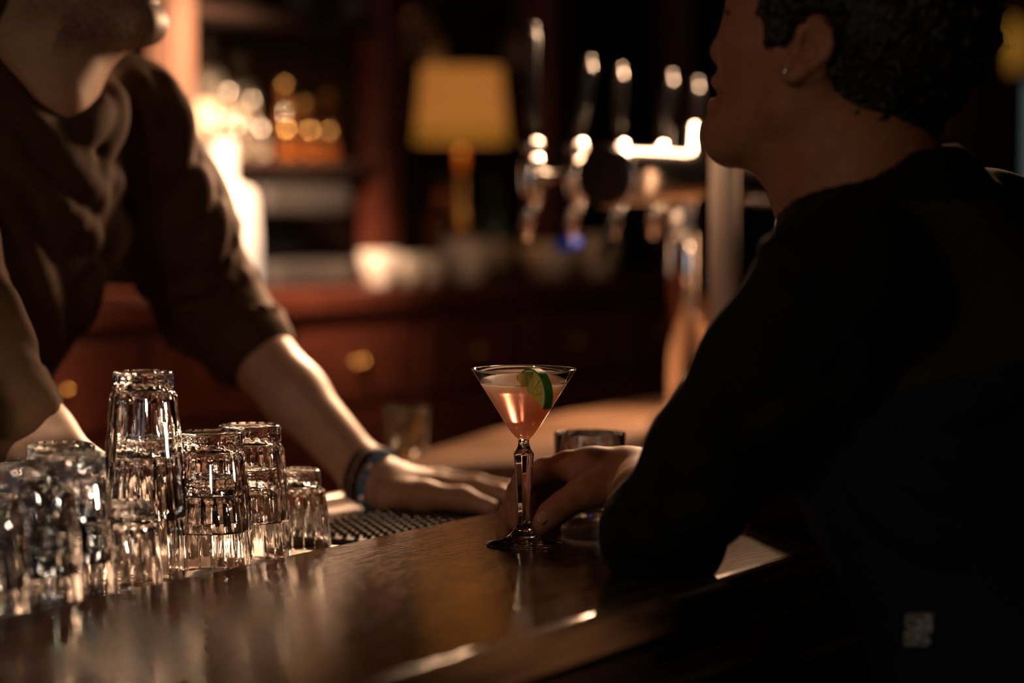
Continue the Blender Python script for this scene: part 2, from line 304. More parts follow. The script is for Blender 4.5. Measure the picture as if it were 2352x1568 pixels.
def sdf_mesh(name, s, h, disp=None, N=14, zmin=None, mg=0.05):
    import time; t_s = time.time()
    lo, hi = s.bounds()
    if zmin is not None: lo[2] = max(lo[2], zmin)
    nb = np.ceil((hi-lo)/(h*N)).astype(int)
    cen = np.array([p[4] for p in s.p]); rad = np.array([p[5] for p in s.p])
    hd = h*(N+2)*math.sqrt(3)/2
    allV, allK, allF = [], [], []
    G = (nb*N + 4).astype(np.int64)
    idx = np.arange(-1, N+1)
    for bi in np.ndindex(*nb):
        org = lo + np.array(bi)*N*h; cc = org + N*h/2
        sel = np.nonzero(np.linalg.norm(cen-cc, axis=1) - rad < hd + mg)[0]
        if len(sel) == 0: continue
        dc = float(s.ev(cc[None], sel)[0])
        if abs(dc) > hd*1.3 + 0.012: continue
        ax = [org[j] + idx*h for j in range(3)]
        X = np.stack(np.meshgrid(*ax, indexing='ij'), -1)
        d = s.ev(X, sel)
        if disp is not None: d = d - disp(X)
        sg = d < 0
        if sg.all() or not sg.any(): continue
        n = N+1                                       # cells
        acc = np.zeros((n, n, n, 3)); cnt = np.zeros((n, n, n))
        corner = lambda i, j, k: (slice(i, i+n), slice(j, j+n), slice(k, k+n))
        base = np.stack(np.meshgrid(np.arange(n), np.arange(n), np.arange(n), indexing='ij'), -1).astype(float)
        for a in range(3):
            for u in (0, 1):
                for v2 in (0, 1):
                    o0 = [0, 0, 0]; o1 = [0, 0, 0]; b_, c_ = (a+1) % 3, (a+2) % 3
                    o0[b_] = o1[b_] = u; o0[c_] = o1[c_] = v2; o1[a] = 1
                    A = d[corner(*o0)]; Bv = d[corner(*o1)]; m = (A < 0) != (Bv < 0)
                    t = np.where(m, A/np.where(m, A-Bv, 1), 0)
                    off = np.array(o0, float); pt = base + off; pt = pt.copy(); pt[..., a] += t
                    acc += pt*m[..., None]; cnt += m
        act = cnt > 0
        if not act.any(): continue
        pos = acc[act]/cnt[act][:, None]
        ci = np.argwhere(act)
        gk = (ci + np.array(bi)*N).astype(np.int64)
        key = (gk[:, 0]*G[1] + gk[:, 1])*G[2] + gk[:, 2]
        allV.append(org + (pos-1)*h); allK.append(key)
        for a in range(3):
            b_, c_ = (a+1) % 3, (a+2) % 3
            sl0 = [slice(1, N+1)]*3; sl1 = [slice(1, N+1)]*3
            sl1[a] = slice(2, N+2)
            A = sg[tuple(sl0)]; Bv = sg[tuple(sl1)]
            e = np.argwhere(A != Bv)
            if len(e) == 0: continue
            flip = A[tuple(e.T)]
            e = e + 1                                   # point index -> cell index with same number is the upper cell
            q = []
            for (du, dv) in ((-1, -1), (0, -1), (0, 0), (-1, 0)):
                ce = e.copy(); ce[:, b_] += du; ce[:, c_] += dv
                g = ce + np.array(bi)*N
                q.append((g[:, 0]*G[1] + g[:, 1])*G[2] + g[:, 2])
            q = np.stack(q, 1); q[~flip] = q[~flip][:, ::-1]
            allF.append(q)
    K = np.concatenate(allK); V = np.concatenate(allV); F = np.concatenate(allF)
    uk, first = np.unique(K, return_index=True); V = V[first]
    fi = np.searchsorted(uk, F); fi = np.clip(fi, 0, len(uk)-1)
    ok = (uk[fi] == F).all(1); fi = fi[ok]
    me = bpy.data.meshes.new(name); me.vertices.add(len(V)); me.vertices.foreach_set('co', V.astype(np.float32).ravel())
    me.loops.add(len(fi)*4); me.loops.foreach_set('vertex_index', fi.astype(np.int32).ravel())
    me.polygons.add(len(fi)); me.polygons.foreach_set('loop_start', np.arange(0, len(fi)*4, 4, dtype=np.int32))
    me.polygons.foreach_set('loop_total', np.full(len(fi), 4, np.int32)) if bpy.app.version < (4, 1, 0) else None
    me.update(calc_edges=True); me.validate()
    me.polygons.foreach_set('use_smooth', np.ones(len(me.polygons), bool)); me.update()
    print('SDF', name, len(fi), round(time.time()-t_s, 1), lo, hi, flush=True)
    return me
def mesh_pts(me):
    n = len(me.vertices); a = np.empty(n*3, np.float32); me.vertices.foreach_get('co', a); return a.reshape(n, 3)
def join_me(name, mes, mats=None):
    bm = bmesh.new(); 
    for j, m_ in enumerate(mes):
        k = len(bm.faces); bm.from_mesh(m_)
        bm.faces.ensure_lookup_table()
        if mats:
            for f_ in bm.faces[k:]: f_.material_index = mats[j]
    me = bpy.data.meshes.new(name); bm.to_mesh(me); bm.free()
    me.polygons.foreach_set('use_smooth', [True]*len(me.polygons)); return me

# ================================================================== STRUCTURE
struct(link('floor', box_me('floor', -4, 6, -3, 10, -0.05, 0), 'floor'))
struct(link('ceiling', box_me('ceiling', -4, 6, -3, 10, 3.0, 3.05), 'wall'))
wb = extrude_profile_me('wall_back', [(1.66, 0), (1.66, 3.0), (1.72, 3.0), (1.72, 0)], -2.2, 6.2)
struct(link('wall_back', wb, 'wall'))
struct(link('wall_far', box_me('wall_far', 0.95, 6, 7.6, 7.7, 0, 3.0), 'tan_wall'))

# --- bar: top, front, ledge -------------------------------------------------
T0, T1 = -1.0, 2.9
def arc(cx, cz, r, a0, a1, n): return [(cx + r*math.cos(math.radians(a)), cz + r*math.sin(math.radians(a))) for a in np.linspace(a0, a1, n)]
bar = empty('bar_counter', 'long dark polished wooden bar counter running away to the taps', 'counter', B(0.6, -0.2, 0), 0)
FR = -0.40
prof = [(0.0, CT-0.002), (-0.002, CT)] + arc(FR+0.012, CT-0.014, 0.014, 90, 180, 6)[0:] + [(FR-0.002, CT-0.030), (FR+0.004, CT-0.034), (FR+0.05, CT-0.036), (0.0, CT-0.036)]
world_child(link('counter_top', extrude_profile_me('counter_top', prof, T0, T1), 'bar_wood', smooth=False), bar)
prof = arc(FR-0.018, CT-0.083, 0.028, 80, 280, 12) + [(FR+0.05, CT-0.112), (FR+0.05, CT-0.040), (FR+0.004, CT-0.040), (FR+0.0, CT-0.05)]
world_child(link('edge_moulding', extrude_profile_me('edge_moulding', prof, T0, T1), 'edge_wood', smooth=False), bar)
npan = 6
for i in range(npan):
    a = T0 + (T1-T0)*i/npan; b_ = T0 + (T1-T0)*(i+1)/npan
    bar_box('front_panel', a+0.03, b_-0.03, FR+0.075, FR+0.095, 0.12, CT-0.14, 'edge_wood', bar, 0.006)
bar_box('bar_body', T0, T1, FR+0.096, 0.33, 0.0, CT-0.036-0.03, 'dark_wood', bar)
LZ = CT - 0.025
led = empty('glass_ledge', 'brushed steel ledge behind the bar top where the upturned glasses stand', 'ledge', B(0.3, 0.15, CT-0.06), 0)
o = bar_box('ledge_plate', T0, 1.22, 0.002, 0.30, LZ-0.012, LZ, 'steel', led, 0.002)
bar_box('back_lip', T0, 1.02, 0.285, 0.30, LZ+0.0005, LZ+0.012, 'steel', led, 0.002)
# service shelf carrying the beer tower
sh = [(1.035, .30), (1.04, .34), (1.06, .378), (1.15, .395), (1.27, .42), (1.6, .50), (1.80, .53), (1.95, .54), (2.9, .54), (2.9, .005), (1.5, .005), (1.40, .04), (1.30, .12), (1.22, .19), (1.10, .27)]
me = prism_me('service_shelf', [B(t, o_, 0)[:2] for t, o_ in sh][::-1], CT-0.021, CT, 0.006)
tag(link('service_shelf', me, 'service_wood'), 'brown wooden service shelf with rounded corner under the beer tower', 'shelf')
me = prism_me('shelf_support', [B(t, o_, 0)[:2] for t, o_ in [(1.28,.335),(1.28,.40),(2.85,.50),(2.85,.335)]][::-1], 0, CT-0.022)
world_child(link('shelf_support', me, 'dark_wood'), bar)
# rubber bar mat with nubs
mat_r = empty('bar_mat', 'black rubber bar mat with rows of nubs under the man\'s hand', 'bar mat', B(0.85, 0.11, LZ), 0)
bar_box('mat_sheet', 0.60, 1.20, 0.02, 0.185, LZ+0.0005, LZ+0.006, 'rubber', mat_r, 0.002)
nub = []
bm = bmesh.new()
for i in range(40):
    for j in range(11):
        p = B(0.61 + i*0.0148, 0.028 + j*0.0148, LZ+0.006)
        bmesh.ops.create_cone(bm, cap_ends=True, segments=6, radius1=0.0036, radius2=0.0022, depth=0.006, matrix=Matrix.Translation(p + np.array([0, 0, 0.0029])))
me = bpy.data.meshes.new('nubs'); bm.to_mesh(me); bm.free()
o = world_child(link('nubs', me, 'rubber'), mat_r); o['kind'] = 'stuff'

# ================================================================== BACK BAR
OF = 1.24
ZB = 1.215                                  # back bar worktop height
wt = bar_box('back_bar_worktop', -1.6, 4.2, OF-0.03, 1.655, ZB-0.045, ZB, 'red_wood', None, 0.008)
tag(wt, 'long reddish wooden worktop of the back bar', 'worktop')
tk = [tpx(807, OF), tpx(1052, OF), tpx(1310, OF)]
step = (tk[2]-tk[0])/2
cnt = 0
where = ['behind the man\'s shoulder, nearest', 'behind the man\'s torso', 'seen between the man\'s arm and body', 'behind the man\'s bent forearm', 'with the brass knob above the man\'s wrist', 'with the brass knob over the cocktail', 'with the brass knob right of the cocktail', 'behind the beer tower column', 'behind the woman\'s arm', 'behind the woman\'s back', 'farthest along the wall']
for i in range(-4, 6):
    c = tk[0] + i*step
    cab = empty('drawer_cabinet', 'reddish wooden drawer cabinet ' + where[i+4], 'cabinet', B(c, OF+0.2, 0), BANG, 'back bar cabinets')
    bar_box('cabinet_body', c-step/2+0.002, c+step/2-0.002, OF+0.004, 1.65, 0.0, ZB-0.047, 'red_wood', cab, 0.003)
    for (z0, z1, big) in ((1.005, 1.150, False), (0.80, 0.985, False), (0.10, 0.78, True)):
        d = bar_box('door' if big else 'drawer', c-step/2+0.018, c+step/2-0.018, OF-0.014, OF+0.002, z0, z1, 'red_wood', cab, 0.005)
        me = lathe_me('knob', [(0, 0.024), (0.008, 0.0235), (0.0135, 0.019), (0.014, 0.014), (0.007, 0.009), (0.006, 0.001), (0.012, 0.0), (0, 0.0)], 16)
        k = link('knob', me, 'brass'); kp = B(c if not big else c+step/2-0.07, OF-0.014, (z0+z1)/2 if not big else 0.6)
        k.location = kp; k.rotation_euler = Vector((-BN[0], -BN[1], 0)).to_track_quat('Z', 'Y').to_euler()
        k.parent = d; k.matrix_parent_inverse = (pmat(cab) @ d.matrix_parent_inverse @ pmat(d)).inverted()
# shelf unit
OS0, OS1 = 1.34, 1.64
tp = [tpx(430, OS0), tpx(902, OS0)]
sp = tp[1]-tp[0]
unit = empty('back_bar_shelf_unit', 'tall reddish wooden shelf unit with posts and open shelves', 'shelf unit', B((tp[0]+tp[1])/2, 1.5, ZB), BANG)
posts = [tp[0]-sp, tp[0], tp[1], tp[1]+sp, tp[1]+2*sp]
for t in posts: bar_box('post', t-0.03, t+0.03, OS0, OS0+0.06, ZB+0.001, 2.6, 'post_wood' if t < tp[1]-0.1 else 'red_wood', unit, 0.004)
ZS = [1.452, 1.722, 2.02]
for a, b_ in zip(posts[:2], posts[1:3]):
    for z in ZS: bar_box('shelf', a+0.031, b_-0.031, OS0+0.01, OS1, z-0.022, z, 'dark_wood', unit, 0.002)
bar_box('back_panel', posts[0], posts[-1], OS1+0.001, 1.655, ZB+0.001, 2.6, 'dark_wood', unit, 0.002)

# bottles and glassware
def bottle_prof(h, r, nr=0.014, sh_=0.62):
    return [(0, 0), (r*0.9, 0), (r, 0.006), (r, h*sh_), (r*0.93, h*(sh_+0.05)), (r*0.6, h*(sh_+0.12)), (nr, h*(sh_+0.20)), (nr*0.95, h*0.93), (nr*1.25, h*0.935), (nr*1.25, h*0.96), (nr, h*0.965), (nr, h*0.985), (0, h*0.985)]
def put_bottle(px, o_, z, h, r, m, label, lab=True, group='bottles on the back bar', name='bottle'):
    e = empty(name, label, 'bottle', B(tpx(px, o_), o_, z), random.random()*6, group)
    link('bottle_glass', lathe_me('bottle_glass', bottle_prof(h, r), 28), m, e)
    link('cap', lathe_me('cap', [(0, h*0.986), (0.016, h*0.986), (0.016, h+0.012), (0.013, h+0.016), (0, h+0.016)], 16), 'black_plastic', e)
    if lab: link('paper_label', lathe_me('paper_label', [(r+0.0004, h*0.14), (r+0.0010, h*0.14), (r+0.0010, h*0.46), (r+0.0004, h*0.46)], 28), 'paper', e)
    return e
def put_glass(px, o_, z, h, r, label, m='clear_bottle', group='glasses on the back bar shelves'):
    prof = [(0, 0), (r*0.75, 0), (r*0.8, 0.004), (r, h), (r-0.0025, h), (r*0.8-0.003, 0.012), (0, 0.012)]
    o = link('drinking_glass', lathe_me('drinking_glass', prof, 28), m); o.location = B(tpx(px, o_), o_, z)
    return tag(o, label, 'glass', group)
zs = ZS[0] + 0.0005
def highlight_ball_bottle(px, o_, z, h, r, m, ballm, label):  # ball on top is added to catch a bright highlight
    e = empty('ball_topped_bottle', label, 'bottle', B(tpx(px, o_), o_, z), 0, 'bottles with added highlight balls on the middle shelf')
    link('bottle_glass', lathe_me('bottle_glass', [(0, 0), (r*0.92, 0), (r, 0.005), (r, h*0.55), (r*0.85, h*0.68), (0.010, h*0.80), (0.009, h*0.94), (0.011, h*0.95), (0.011, h-0.001), (0, h-0.001)], 28), m, e)
    link('highlight_ball', lathe_me('highlight_ball', [(0, h)] + [(0.0135*math.sin(a), h+0.0130-0.0135*math.cos(a)) for a in np.linspace(0.35, math.pi-0.05, 9)] + [(0, h+0.0266)], 20), ballm, e)
def highlight_jar(px, o_, z, r, m, ballm, label):  # jar added to carry a metal knob that catches a highlight
    e = empty('added_jar', label, 'jar', B(tpx(px, o_), o_, z), 0, 'added jars with highlight knobs on the middle shelf')
    link('jar_glass', lathe_me('jar_glass', [(0, 0), (r*0.85, 0), (r, 0.006), (r, 0.026), (r*0.86, 0.033), (r*0.86, 0.0345), (0, 0.0345)], 24), m, e)
    link('lid', lathe_me('lid', [(0, 0.035), (r*0.9, 0.035), (r*0.92, 0.037), (r*0.5, 0.041), (0, 0.0415)], 24), 'dark_wood', e)
    link('highlight_knob', lathe_me('highlight_knob', [(0, 0.042)] + [(0.0125*math.sin(a), 0.0542-0.0125*math.cos(a)) for a in np.linspace(0.35, math.pi-0.05, 9)] + [(0, 0.0667)], 20), ballm, e)
M['satin_brass'] = mat('satin_brass', (0.85, 0.50, 0.18), 0.30, metal=1, bump=((80, 80, 80), (0,0,0), 0.04, 0.001))
M['satin_steel'] = mat('satin_steel', (0.80, 0.70, 0.60), 0.30, metal=1, bump=((80, 80, 80), (0,0,0), 0.04, 0.001))
put_bottle(478, 1.53, zs, 0.235, 0.034, 'clear_bottle', 'tall clear bottle beside the lit post on the middle shelf')
put_bottle(552, 1.56, zs, 0.215, 0.032, 'clear_bottle', 'second tall clear bottle on the middle shelf')
for px, m_, b_m, lb in ((527, 'clear_bottle', 'satin_steel', 'clear bottle with added steel highlight ball near the lit post'), (580, 'clear_bottle', 'satin_steel', 'second clear bottle with added steel highlight ball'), (655, 'amber_glass', 'satin_brass', 'leftmost amber bottle with added brass highlight ball'),
                        (700, 'amber_glass', 'satin_brass', 'middle amber bottle with added brass highlight ball'), (752, 'amber_glass', 'satin_brass', 'rightmost amber bottle with added brass highlight ball')):
    highlight_ball_bottle(px, 1.455+0.02*((px//7) % 3), zs, 0.098+0.011*((px//5) % 4), 0.0165, m_, b_m, lb)
for px, m_, b_m, lb in ((492, 'clear_bottle', 'satin_steel', 'small added jar with steel highlight knob nearest the lit post'), (545, 'clear_bottle', 'satin_steel', 'second small added jar with steel highlight knob from the lit post'), (601, 'clear_bottle', 'satin_steel', 'third small added jar with steel highlight knob from the lit post'),
                        (660, 'amber_glass', 'satin_brass', 'small added amber jar with brass highlight knob beside the clear jars'), (714, 'amber_glass', 'satin_brass', 'middle small added amber jar with brass highlight knob'), (758, 'amber_glass', 'satin_brass', 'rightmost small added amber jar with brass highlight knob')):
    highlight_jar(px, 1.375+0.012*((px//3) % 3), zs, 0.0175, m_, b_m, lb)
zt = ZS[1] + 0.0005
put_glass(690, 1.40, zt, 0.09, 0.036, 'clear glass on the top shelf at the frame edge')
put_glass(812, 1.40, zt, 0.09, 0.036, 'second clear glass on the top shelf near the post')
put_bottle(560, 1.50, zt, 0.26, 0.036, 'green_glass', 'dark green bottle on the top shelf')

# frosted bottle-shaped lamp behind the man's arm
t_ = tpx(516, 1.275)
lamp = empty('frosted_lamp', 'glowing cream bottle-shaped lamp behind the man\'s arm', 'lamp', B(t_, 1.275, ZB+0.0005), 0)
H = 0.27
link('lamp_body', lathe_me('lamp_body', [(0, 0.012), (0.055, 0.012), (0.062, 0.02), (0.061, 0.10), (0.057, 0.160), (0.050, 0.180), (0.024, 0.190), (0.020, 0.20), (0.021, 0.25), (0.018, 0.262), (0, 0.264)], 40), 'frosted_lamp', lamp)
link('lamp_foot', lathe_me('lamp_foot', [(0, 0), (0.060, 0), (0.062, 0.003), (0.060, 0.011), (0, 0.011)], 40), 'brass', lamp)
# amber table lamp
t_ = tpx(1060, 1.40)
tl = empty('table_lamp', 'table lamp with a dim amber shade on the back bar', 'lamp', B(t_, 1.40, ZB+0.0005), 0)
link('lamp_base', lathe_me('lamp_base', [(0, 0), (0.05, 0), (0.055, 0.006), (0.05, 0.014), (0.016, 0.025), (0.012, 0.04), (0.022, 0.08), (0.024, 0.12), (0.012, 0.17), (0.008, 0.20), (0.008, 0.27), (0, 0.27)], 28), 'brass', tl)
shd = link('lamp_shade', lathe_me('lamp_shade', [(0.098, 0.283), (0.099, 0.283), (0.084, 0.440), (0.082, 0.440), (0.096, 0.283)], 40), 'lamp_shade', tl)
link('shade_band', lathe_me('shade_band', [(0.0995, 0.283), (0.1005, 0.283), (0.0975, 0.313), (0.0965, 0.313), (0.0995, 0.283)], 40), mat('shade_trim', (0.5, 0.28, 0.04), 0.6, emit=((1.0, 0.40, 0.04), 0.17)), tl)
light('table_lamp_bulb', 'POINT', tuple(B(t_, 1.40, ZB+0.36)), None, 0.25, (1, 0.55, 0.2), 0.03)
# bottle pair under lamp
put_bottle(1015, 1.36, ZB+0.0005, 0.19, 0.030, 'amber_glass', 'amber liqueur bottle standing in front of the lamp', False)
put_bottle(1142, 1.31, ZB+0.0005, 0.18, 0.030, 'green_glass', 'dark bottle standing right of the lamp foot', True)
# crockery on the back bar
def cup(px, o_, r, h, label, name='cup', cat='cup', z=ZB+0.0005):
    prof = [(0, 0), (r*0.55, 0), (r*0.6, 0.004), (r*0.85, h*0.4), (r, h), (r-0.003, h), (r*0.82, h*0.4), (r*0.5, 0.008), (0, 0.008)]
    o = link(name, lathe_me(name, prof, 32), 'ceramic'); o.location = B(tpx(px, o_), o_, z); return tag(o, label, cat)
cup(872, 1.26, 0.040, 0.065, 'cream cup on the back bar left of the lamp')
cup(932, 1.275, 0.032, 0.056, 'smaller cream cup just behind the left cup')
cup(1072, 1.25, 0.052, 0.085, 'bright cream bowl on the back bar below the lamp', 'bowl', 'bowl')
cup(988, 1.28, 0.030, 0.056, 'small cream cup left of the bright bowl')
cup(1262, 1.30, 0.066, 0.070, 'wide cream bowl behind the tap nozzles', 'bowl', 'bowl')
cup(1372, 1.27, 0.046, 0.085, 'tall cream bowl at the end of the row by the tap nozzles', 'bowl', 'bowl')
# dark appliance
ap = empty('coffee_machine', 'dark boxy coffee machine on the back bar under the shelf', 'machine', B(tpx(720, 1.4), 1.40, ZB), BANG)
ta, tb_ = tpx(618, 1.32), tpx(812, 1.32)
bar_box('machine_base', ta, tb_, 1.30, 1.60, ZB+0.0005, ZB+0.05, 'grey_metal', ap, 0.01)
bar_box('machine_back', ta+0.01, tb_-0.01, 1.42, 1.60, ZB+0.051, ZB+0.135, 'black_plastic', ap, 0.01)
bar_box('machine_head', ta, tb_, 1.32, 1.60, ZB+0.136, ZB+0.19, 'grey_metal', ap, 0.012)
# hanging wine glasses rack
rk = empty('glass_rack', 'dark hanging glass rack above the amber lamp', 'rack', B(tpx(1080, 1.4), 1.4, 1.82), BANG)
for o_ in (1.36, 1.44, 1.52): bar_box('rail', tpx(935, 1.4), tpx(1260, 1.4), o_-0.012, o_+0.012, 1.818, 1.83, 'dark_wood', rk, 0.002)
bar_box('rack_board', tpx(935, 1.4), tpx(1260, 1.4), 1.345, 1.54, 1.846, 1.866, 'dark_wood', rk, 0.002)
wp = [(0, 0), (0.032, 0), (0.033, 0.002), (0.006, 0.006), (0.004, 0.02), (0.004, 0.075), (0.012, 0.085), (0.034, 0.11), (0.038, 0.135), (0.031, 0.175), (0.030, 0.175), (0.036, 0.135), (0.032, 0.112), (0.008, 0.09), (0, 0.089)]
wme = lathe_me('wine_glass', [(r, -z) for r, z in wp], 24)
for i, (px, o_) in enumerate(((950, 1.40), (982, 1.48), (1190, 1.40), (1225, 1.48))):
    o = link('wine_glass', wme, 'clear_bottle'); o.location = B(tpx(px, o_), o_, 1.8326)
    tag(o, 'hanging wine glass, %s from the wooden post' % ['first', 'second', 'third', 'fourth'][i], 'glass', 'wine glasses hanging in the rack')

# ================================================================== FAR RIGHT
tag_c = P(2308, 98, 7.45)
sc_ = empty('wall_sconce', 'yellow glass wall lamp glowing behind the woman\'s hair', 'lamp', tag_c, 0)
link('sconce_shade', lathe_me('sconce_shade', [(0.028, -0.085), (0.052, -0.06), (0.056, 0.0), (0.04, 0.06), (0.02, 0.075), (0.018, 0.075), (0.038, 0.06), (0.053, 0.0), (0.049, -0.06), (0.026, -0.085)], 28), 'sconce', sc_)
link('sconce_bracket', tube_me('bracket', [(0, 0.146, -0.12), (0, 0.05, -0.125), (0, 0, -0.092)], 0.012), 'brass', sc_)
wn = struct(bpy.data.objects.new('window_1', None)); C.objects.link(wn); wn.location = P(2440, 310, 7.58)
wc = P(2400, 330, 7.58)
wf = link('window_frame', fixn(me_from('wf', *(lambda: ([(x, y, z) for y in (-0.03, 0.03) for x, z in ((-0.17,-0.5),(0.5,-0.5),(0.5,0.22),(-0.17,0.22),(-0.11,-0.44),(0.44,-0.44),(0.44,0.16),(-0.11,0.16))],
   [(0,1,5,4),(1,2,6,5),(2,3,7,6),(3,0,4,7),(8,9,13,12),(9,10,14,13),(10,11,15,14),(11,8,12,15),(0,1,9,8),(1,2,10,9),(2,3,11,10),(3,0,8,11),(4,5,13,12),(5,6,14,13),(6,7,15,14),(7,4,12,15)]))())), 'dark_wood', wn)
link('window_pane', box_me('pane', -0.11, 0.44, -0.005, 0.005, -0.44, 0.16), 'daylight', wn)
pl = link('pillar', box_me('pillar', -0.05, 0.05, -0.06, 0.06, 0, 3.0, 0.01), 'dark_wood'); pl.location = (P(2268, 300, 7.0)[0], 7.0, 0); struct(pl, 'dark wooden pillar against the tan wall')

# ================================================================== BEER TOWER
PA = np.array([0.126, 3.20, 0.0]); PZ = CT + 0.356
tower = empty('beer_tower', 'chrome T-shaped beer tower with a row of taps', 'beer tower', (0, 0, 0), 0)
tower.location = tuple(PA + BD*0.255 + np.array([0, 0, CT+0.0005]))
def tw(t, o_, z): return PA + BD*t + BN*o_ + np.array([0, 0, z])
TC = PA + BD*0.255
world_child(link('column', tube_me('column', [(TC[0], TC[1], CT+0.02), (TC[0], TC[1], PZ+0.075)], 0.0365, 40), 'chrome', smooth=False), tower)
world_child(link('column_base', (lambda me: (me.transform(Matrix.Translation((TC[0], TC[1], CT+0.0005))), me)[1])(lathe_me('cb', [(0, 0), (0.062, 0), (0.064, 0.004), (0.060, 0.014), (0.040, 0.020), (0, 0.020)], 40)), 'chrome'), tower)
world_child(link('pipe', tube_me('pipe', [tw(0.012, 0, PZ), tw(0.66, 0, PZ)], 0.038, 48), 'pipe_steel'), tower)
world_child(link('end_disc', tube_me('end_disc', [tw(-0.012, 0, PZ), tw(-0.010, 0, PZ), tw(0.008, 0, PZ), tw(0.011, 0, PZ)], [0.036, 0.040, 0.040, 0.038], 48), 'black_plastic'), tower)
world_child(link('disc_rim', tube_me('disc_rim', [tw(-0.004, 0, PZ), tw(0.010, 0, PZ)], 0.0415, 48), 'chrome'), tower)
# second leg column far end
T2 = PA + BD*0.60
world_child(link('column', tube_me('column', [(T2[0], T2[1], CT+0.001), (T2[0], T2[1], PZ-0.036)], 0.030, 32), 'chrome'), tower)
hb = [0.20, 0.16, 0.155, 0.15, 0.145]
for i in range(5):
    t = 0.035 + 0.125*i; L = 0.135
    e = world_child(link('tap_shank', tube_me('tap_shank', [tw(t, 0.034, PZ), tw(t, L, PZ)], 0.0085, 16), 'chrome'), tower)
    def sub(name, me, m):
        o = link(name, me, m); o.parent = e; o.matrix_parent_inverse = pmat(tower).inverted() @ pmat(tower); o.matrix_parent_inverse = Matrix.Identity(4); return o
    sub('collar', tube_me('collar', [tw(t, 0.036, PZ), tw(t, 0.048, PZ)], 0.016, 20), 'chrome')
    sub('tap_body', tube_me('tap_body', [tw(t, L, PZ-0.035), tw(t, L, PZ-0.02), tw(t, L, PZ), tw(t, L, PZ+0.02), tw(t, L, PZ+0.032)], [0.011, 0.015, 0.017, 0.015, 0.010], 20), 'chrome')
    sub('spout', tube_me('spout', [tw(t, L, PZ-0.030), tw(t, L+0.006, PZ-0.055), tw(t, L+0.012, PZ-0.085)], [0.010, 0.0085, 0.007], 14), 'chrome')
    sub('ball', lathe_me('ball', [(0, 0), (0.010, 0.002), (0.0145, 0.012), (0.010, 0.022), (0, 0.025)], 18), 'chrome').location = tw(t, L, PZ+0.030)
    lean = 0.018*(i % 2)
    sub('handle', tube_me('handle', [tw(t, L, PZ+0.05), tw(t, L-lean*.5, PZ+0.09), tw(t, L-lean, PZ+hb[i]-0.012), tw(t, L-lean, PZ+hb[i])], [0.005, 0.0065, 0.0085, 0.006], 16), 'black_plastic')
    sub('handle_cap', lathe_me('handle_cap', [(0, 0), (0.0055, 0), (0.0065, 0.004), (0.0045, 0.008), (0, 0.010)], 16), 'black_plastic').location = tw(t, L-lean, PZ+hb[i]+0.0005)
    if i in (1,):
        sub('blue_clip', tube_me('blue_clip', [tw(t-0.02, L+0.015, PZ-0.094), tw(t+0.0, L+0.013, PZ-0.097), tw(t+0.02, L+0.012, PZ-0.092)], [0.010, 0.007, 0.010], 10), 'blue_plastic')
    if i in (2,):
        sub('nozzle', tube_me('nozzle', [tw(t-0.04, L-0.02, PZ-0.035), tw(t-0.055, L+0.0, PZ-0.12)], [0.007, 0.008], 12), 'black_plastic')
# polished post in front of the tower
pp = P(1662, 900, 3.12); 
pst = empty('polished_post', 'pale satin post standing between the taps and the woman', 'post', (pp[0], pp[1], CT+0.0005), 0)
link('post_shaft', tube_me('post_shaft', [(0, 0, 0.012), (0, 0, 0.395)], 0.0185, 32), 'cream_paint', pst)
link('post_foot', lathe_me('post_foot', [(0, 0), (0.036, 0), (0.037, 0.003), (0.022, 0.010), (0.0185, 0.0118), (0, 0.0118)], 32), 'chrome', pst)
link('post_cap', lathe_me('post_cap', [(0, 0.396), (0.021, 0.396), (0.022, 0.404), (0.012, 0.416), (0, 0.418)], 32), 'chrome', pst)

# ================================================================== COCKTAIL GLASS
GX, GY = P(1203, 1254, 2.25)[:2]
cg = empty('cocktail_glass', 'stemmed V-shaped cocktail glass of pink drink held at its stem', 'cocktail glass', (GX, GY, CT+0.0004), math.radians(11))
N8 = 8
def octa(i, th, r, z):
    a = (th + math.pi/N8) % (2*math.pi/N8) - math.pi/N8
    rr = r*math.cos(math.pi/N8)/math.cos(a)*1.02
    w_ = 1.0 if 0.022 < z < 0.0835 else 0.0
    if 0.0835 <= z < 0.088: w_ = (0.088-z)/0.0045
    if 0.017 < z <= 0.022: w_ = (z-0.017)/0.005
    return r*(1-w_) + rr*w_
gp = [(0, 0.0012), (0.020, 0.0010), (0.034, 0.0), (0.0355, 0.0004), (0.0358, 0.0012), (0.0352, 0.0020), (0.028, 0.0032), (0.020, 0.0052), (0.0140, 0.0088), (0.0105, 0.0125), (0.0085, 0.0155), (0.0068, 0.0175), (0.0060, 0.0195), (0.0060, 0.0225),
      (0.0060, 0.030), (0.0066, 0.045), (0.0076, 0.062), (0.0087, 0.076), (0.0094, 0.0825), (0.0097, 0.0850), (0.0088, 0.0870), (0.0070, 0.0895), (0.0056, 0.0925), (0.0052, 0.0960), (0.0054, 0.0990),
      (0.0085, 0.1020), (0.0120, 0.1060), (0.0143, 0.1095), (0.0200, 0.1185), (0.0300, 0.1345), (0.0420, 0.1535), (0.0488, 0.1640), (0.0490, 0.1645), (0.0487, 0.1650), (0.0480, 0.1647),
      (0.0409, 0.1535), (0.0289, 0.1345), (0.0188, 0.1187), (0.0130, 0.1102), (0.0105, 0.1090), (0.0060, 0.1082), (0, 0.1080)]
link('glass', lathe_me('glass', gp, 96, octa), 'fine_glass', cg)
zl = 0.1520
def rout(z): return np.interp(z, [0.0990, 0.1020, 0.1060, 0.1095, 0.1185, 0.1345, 0.1535], [0.0054, 0.0085, 0.0120, 0.0143, 0.0200, 0.0300, 0.0420]) + 0.00015
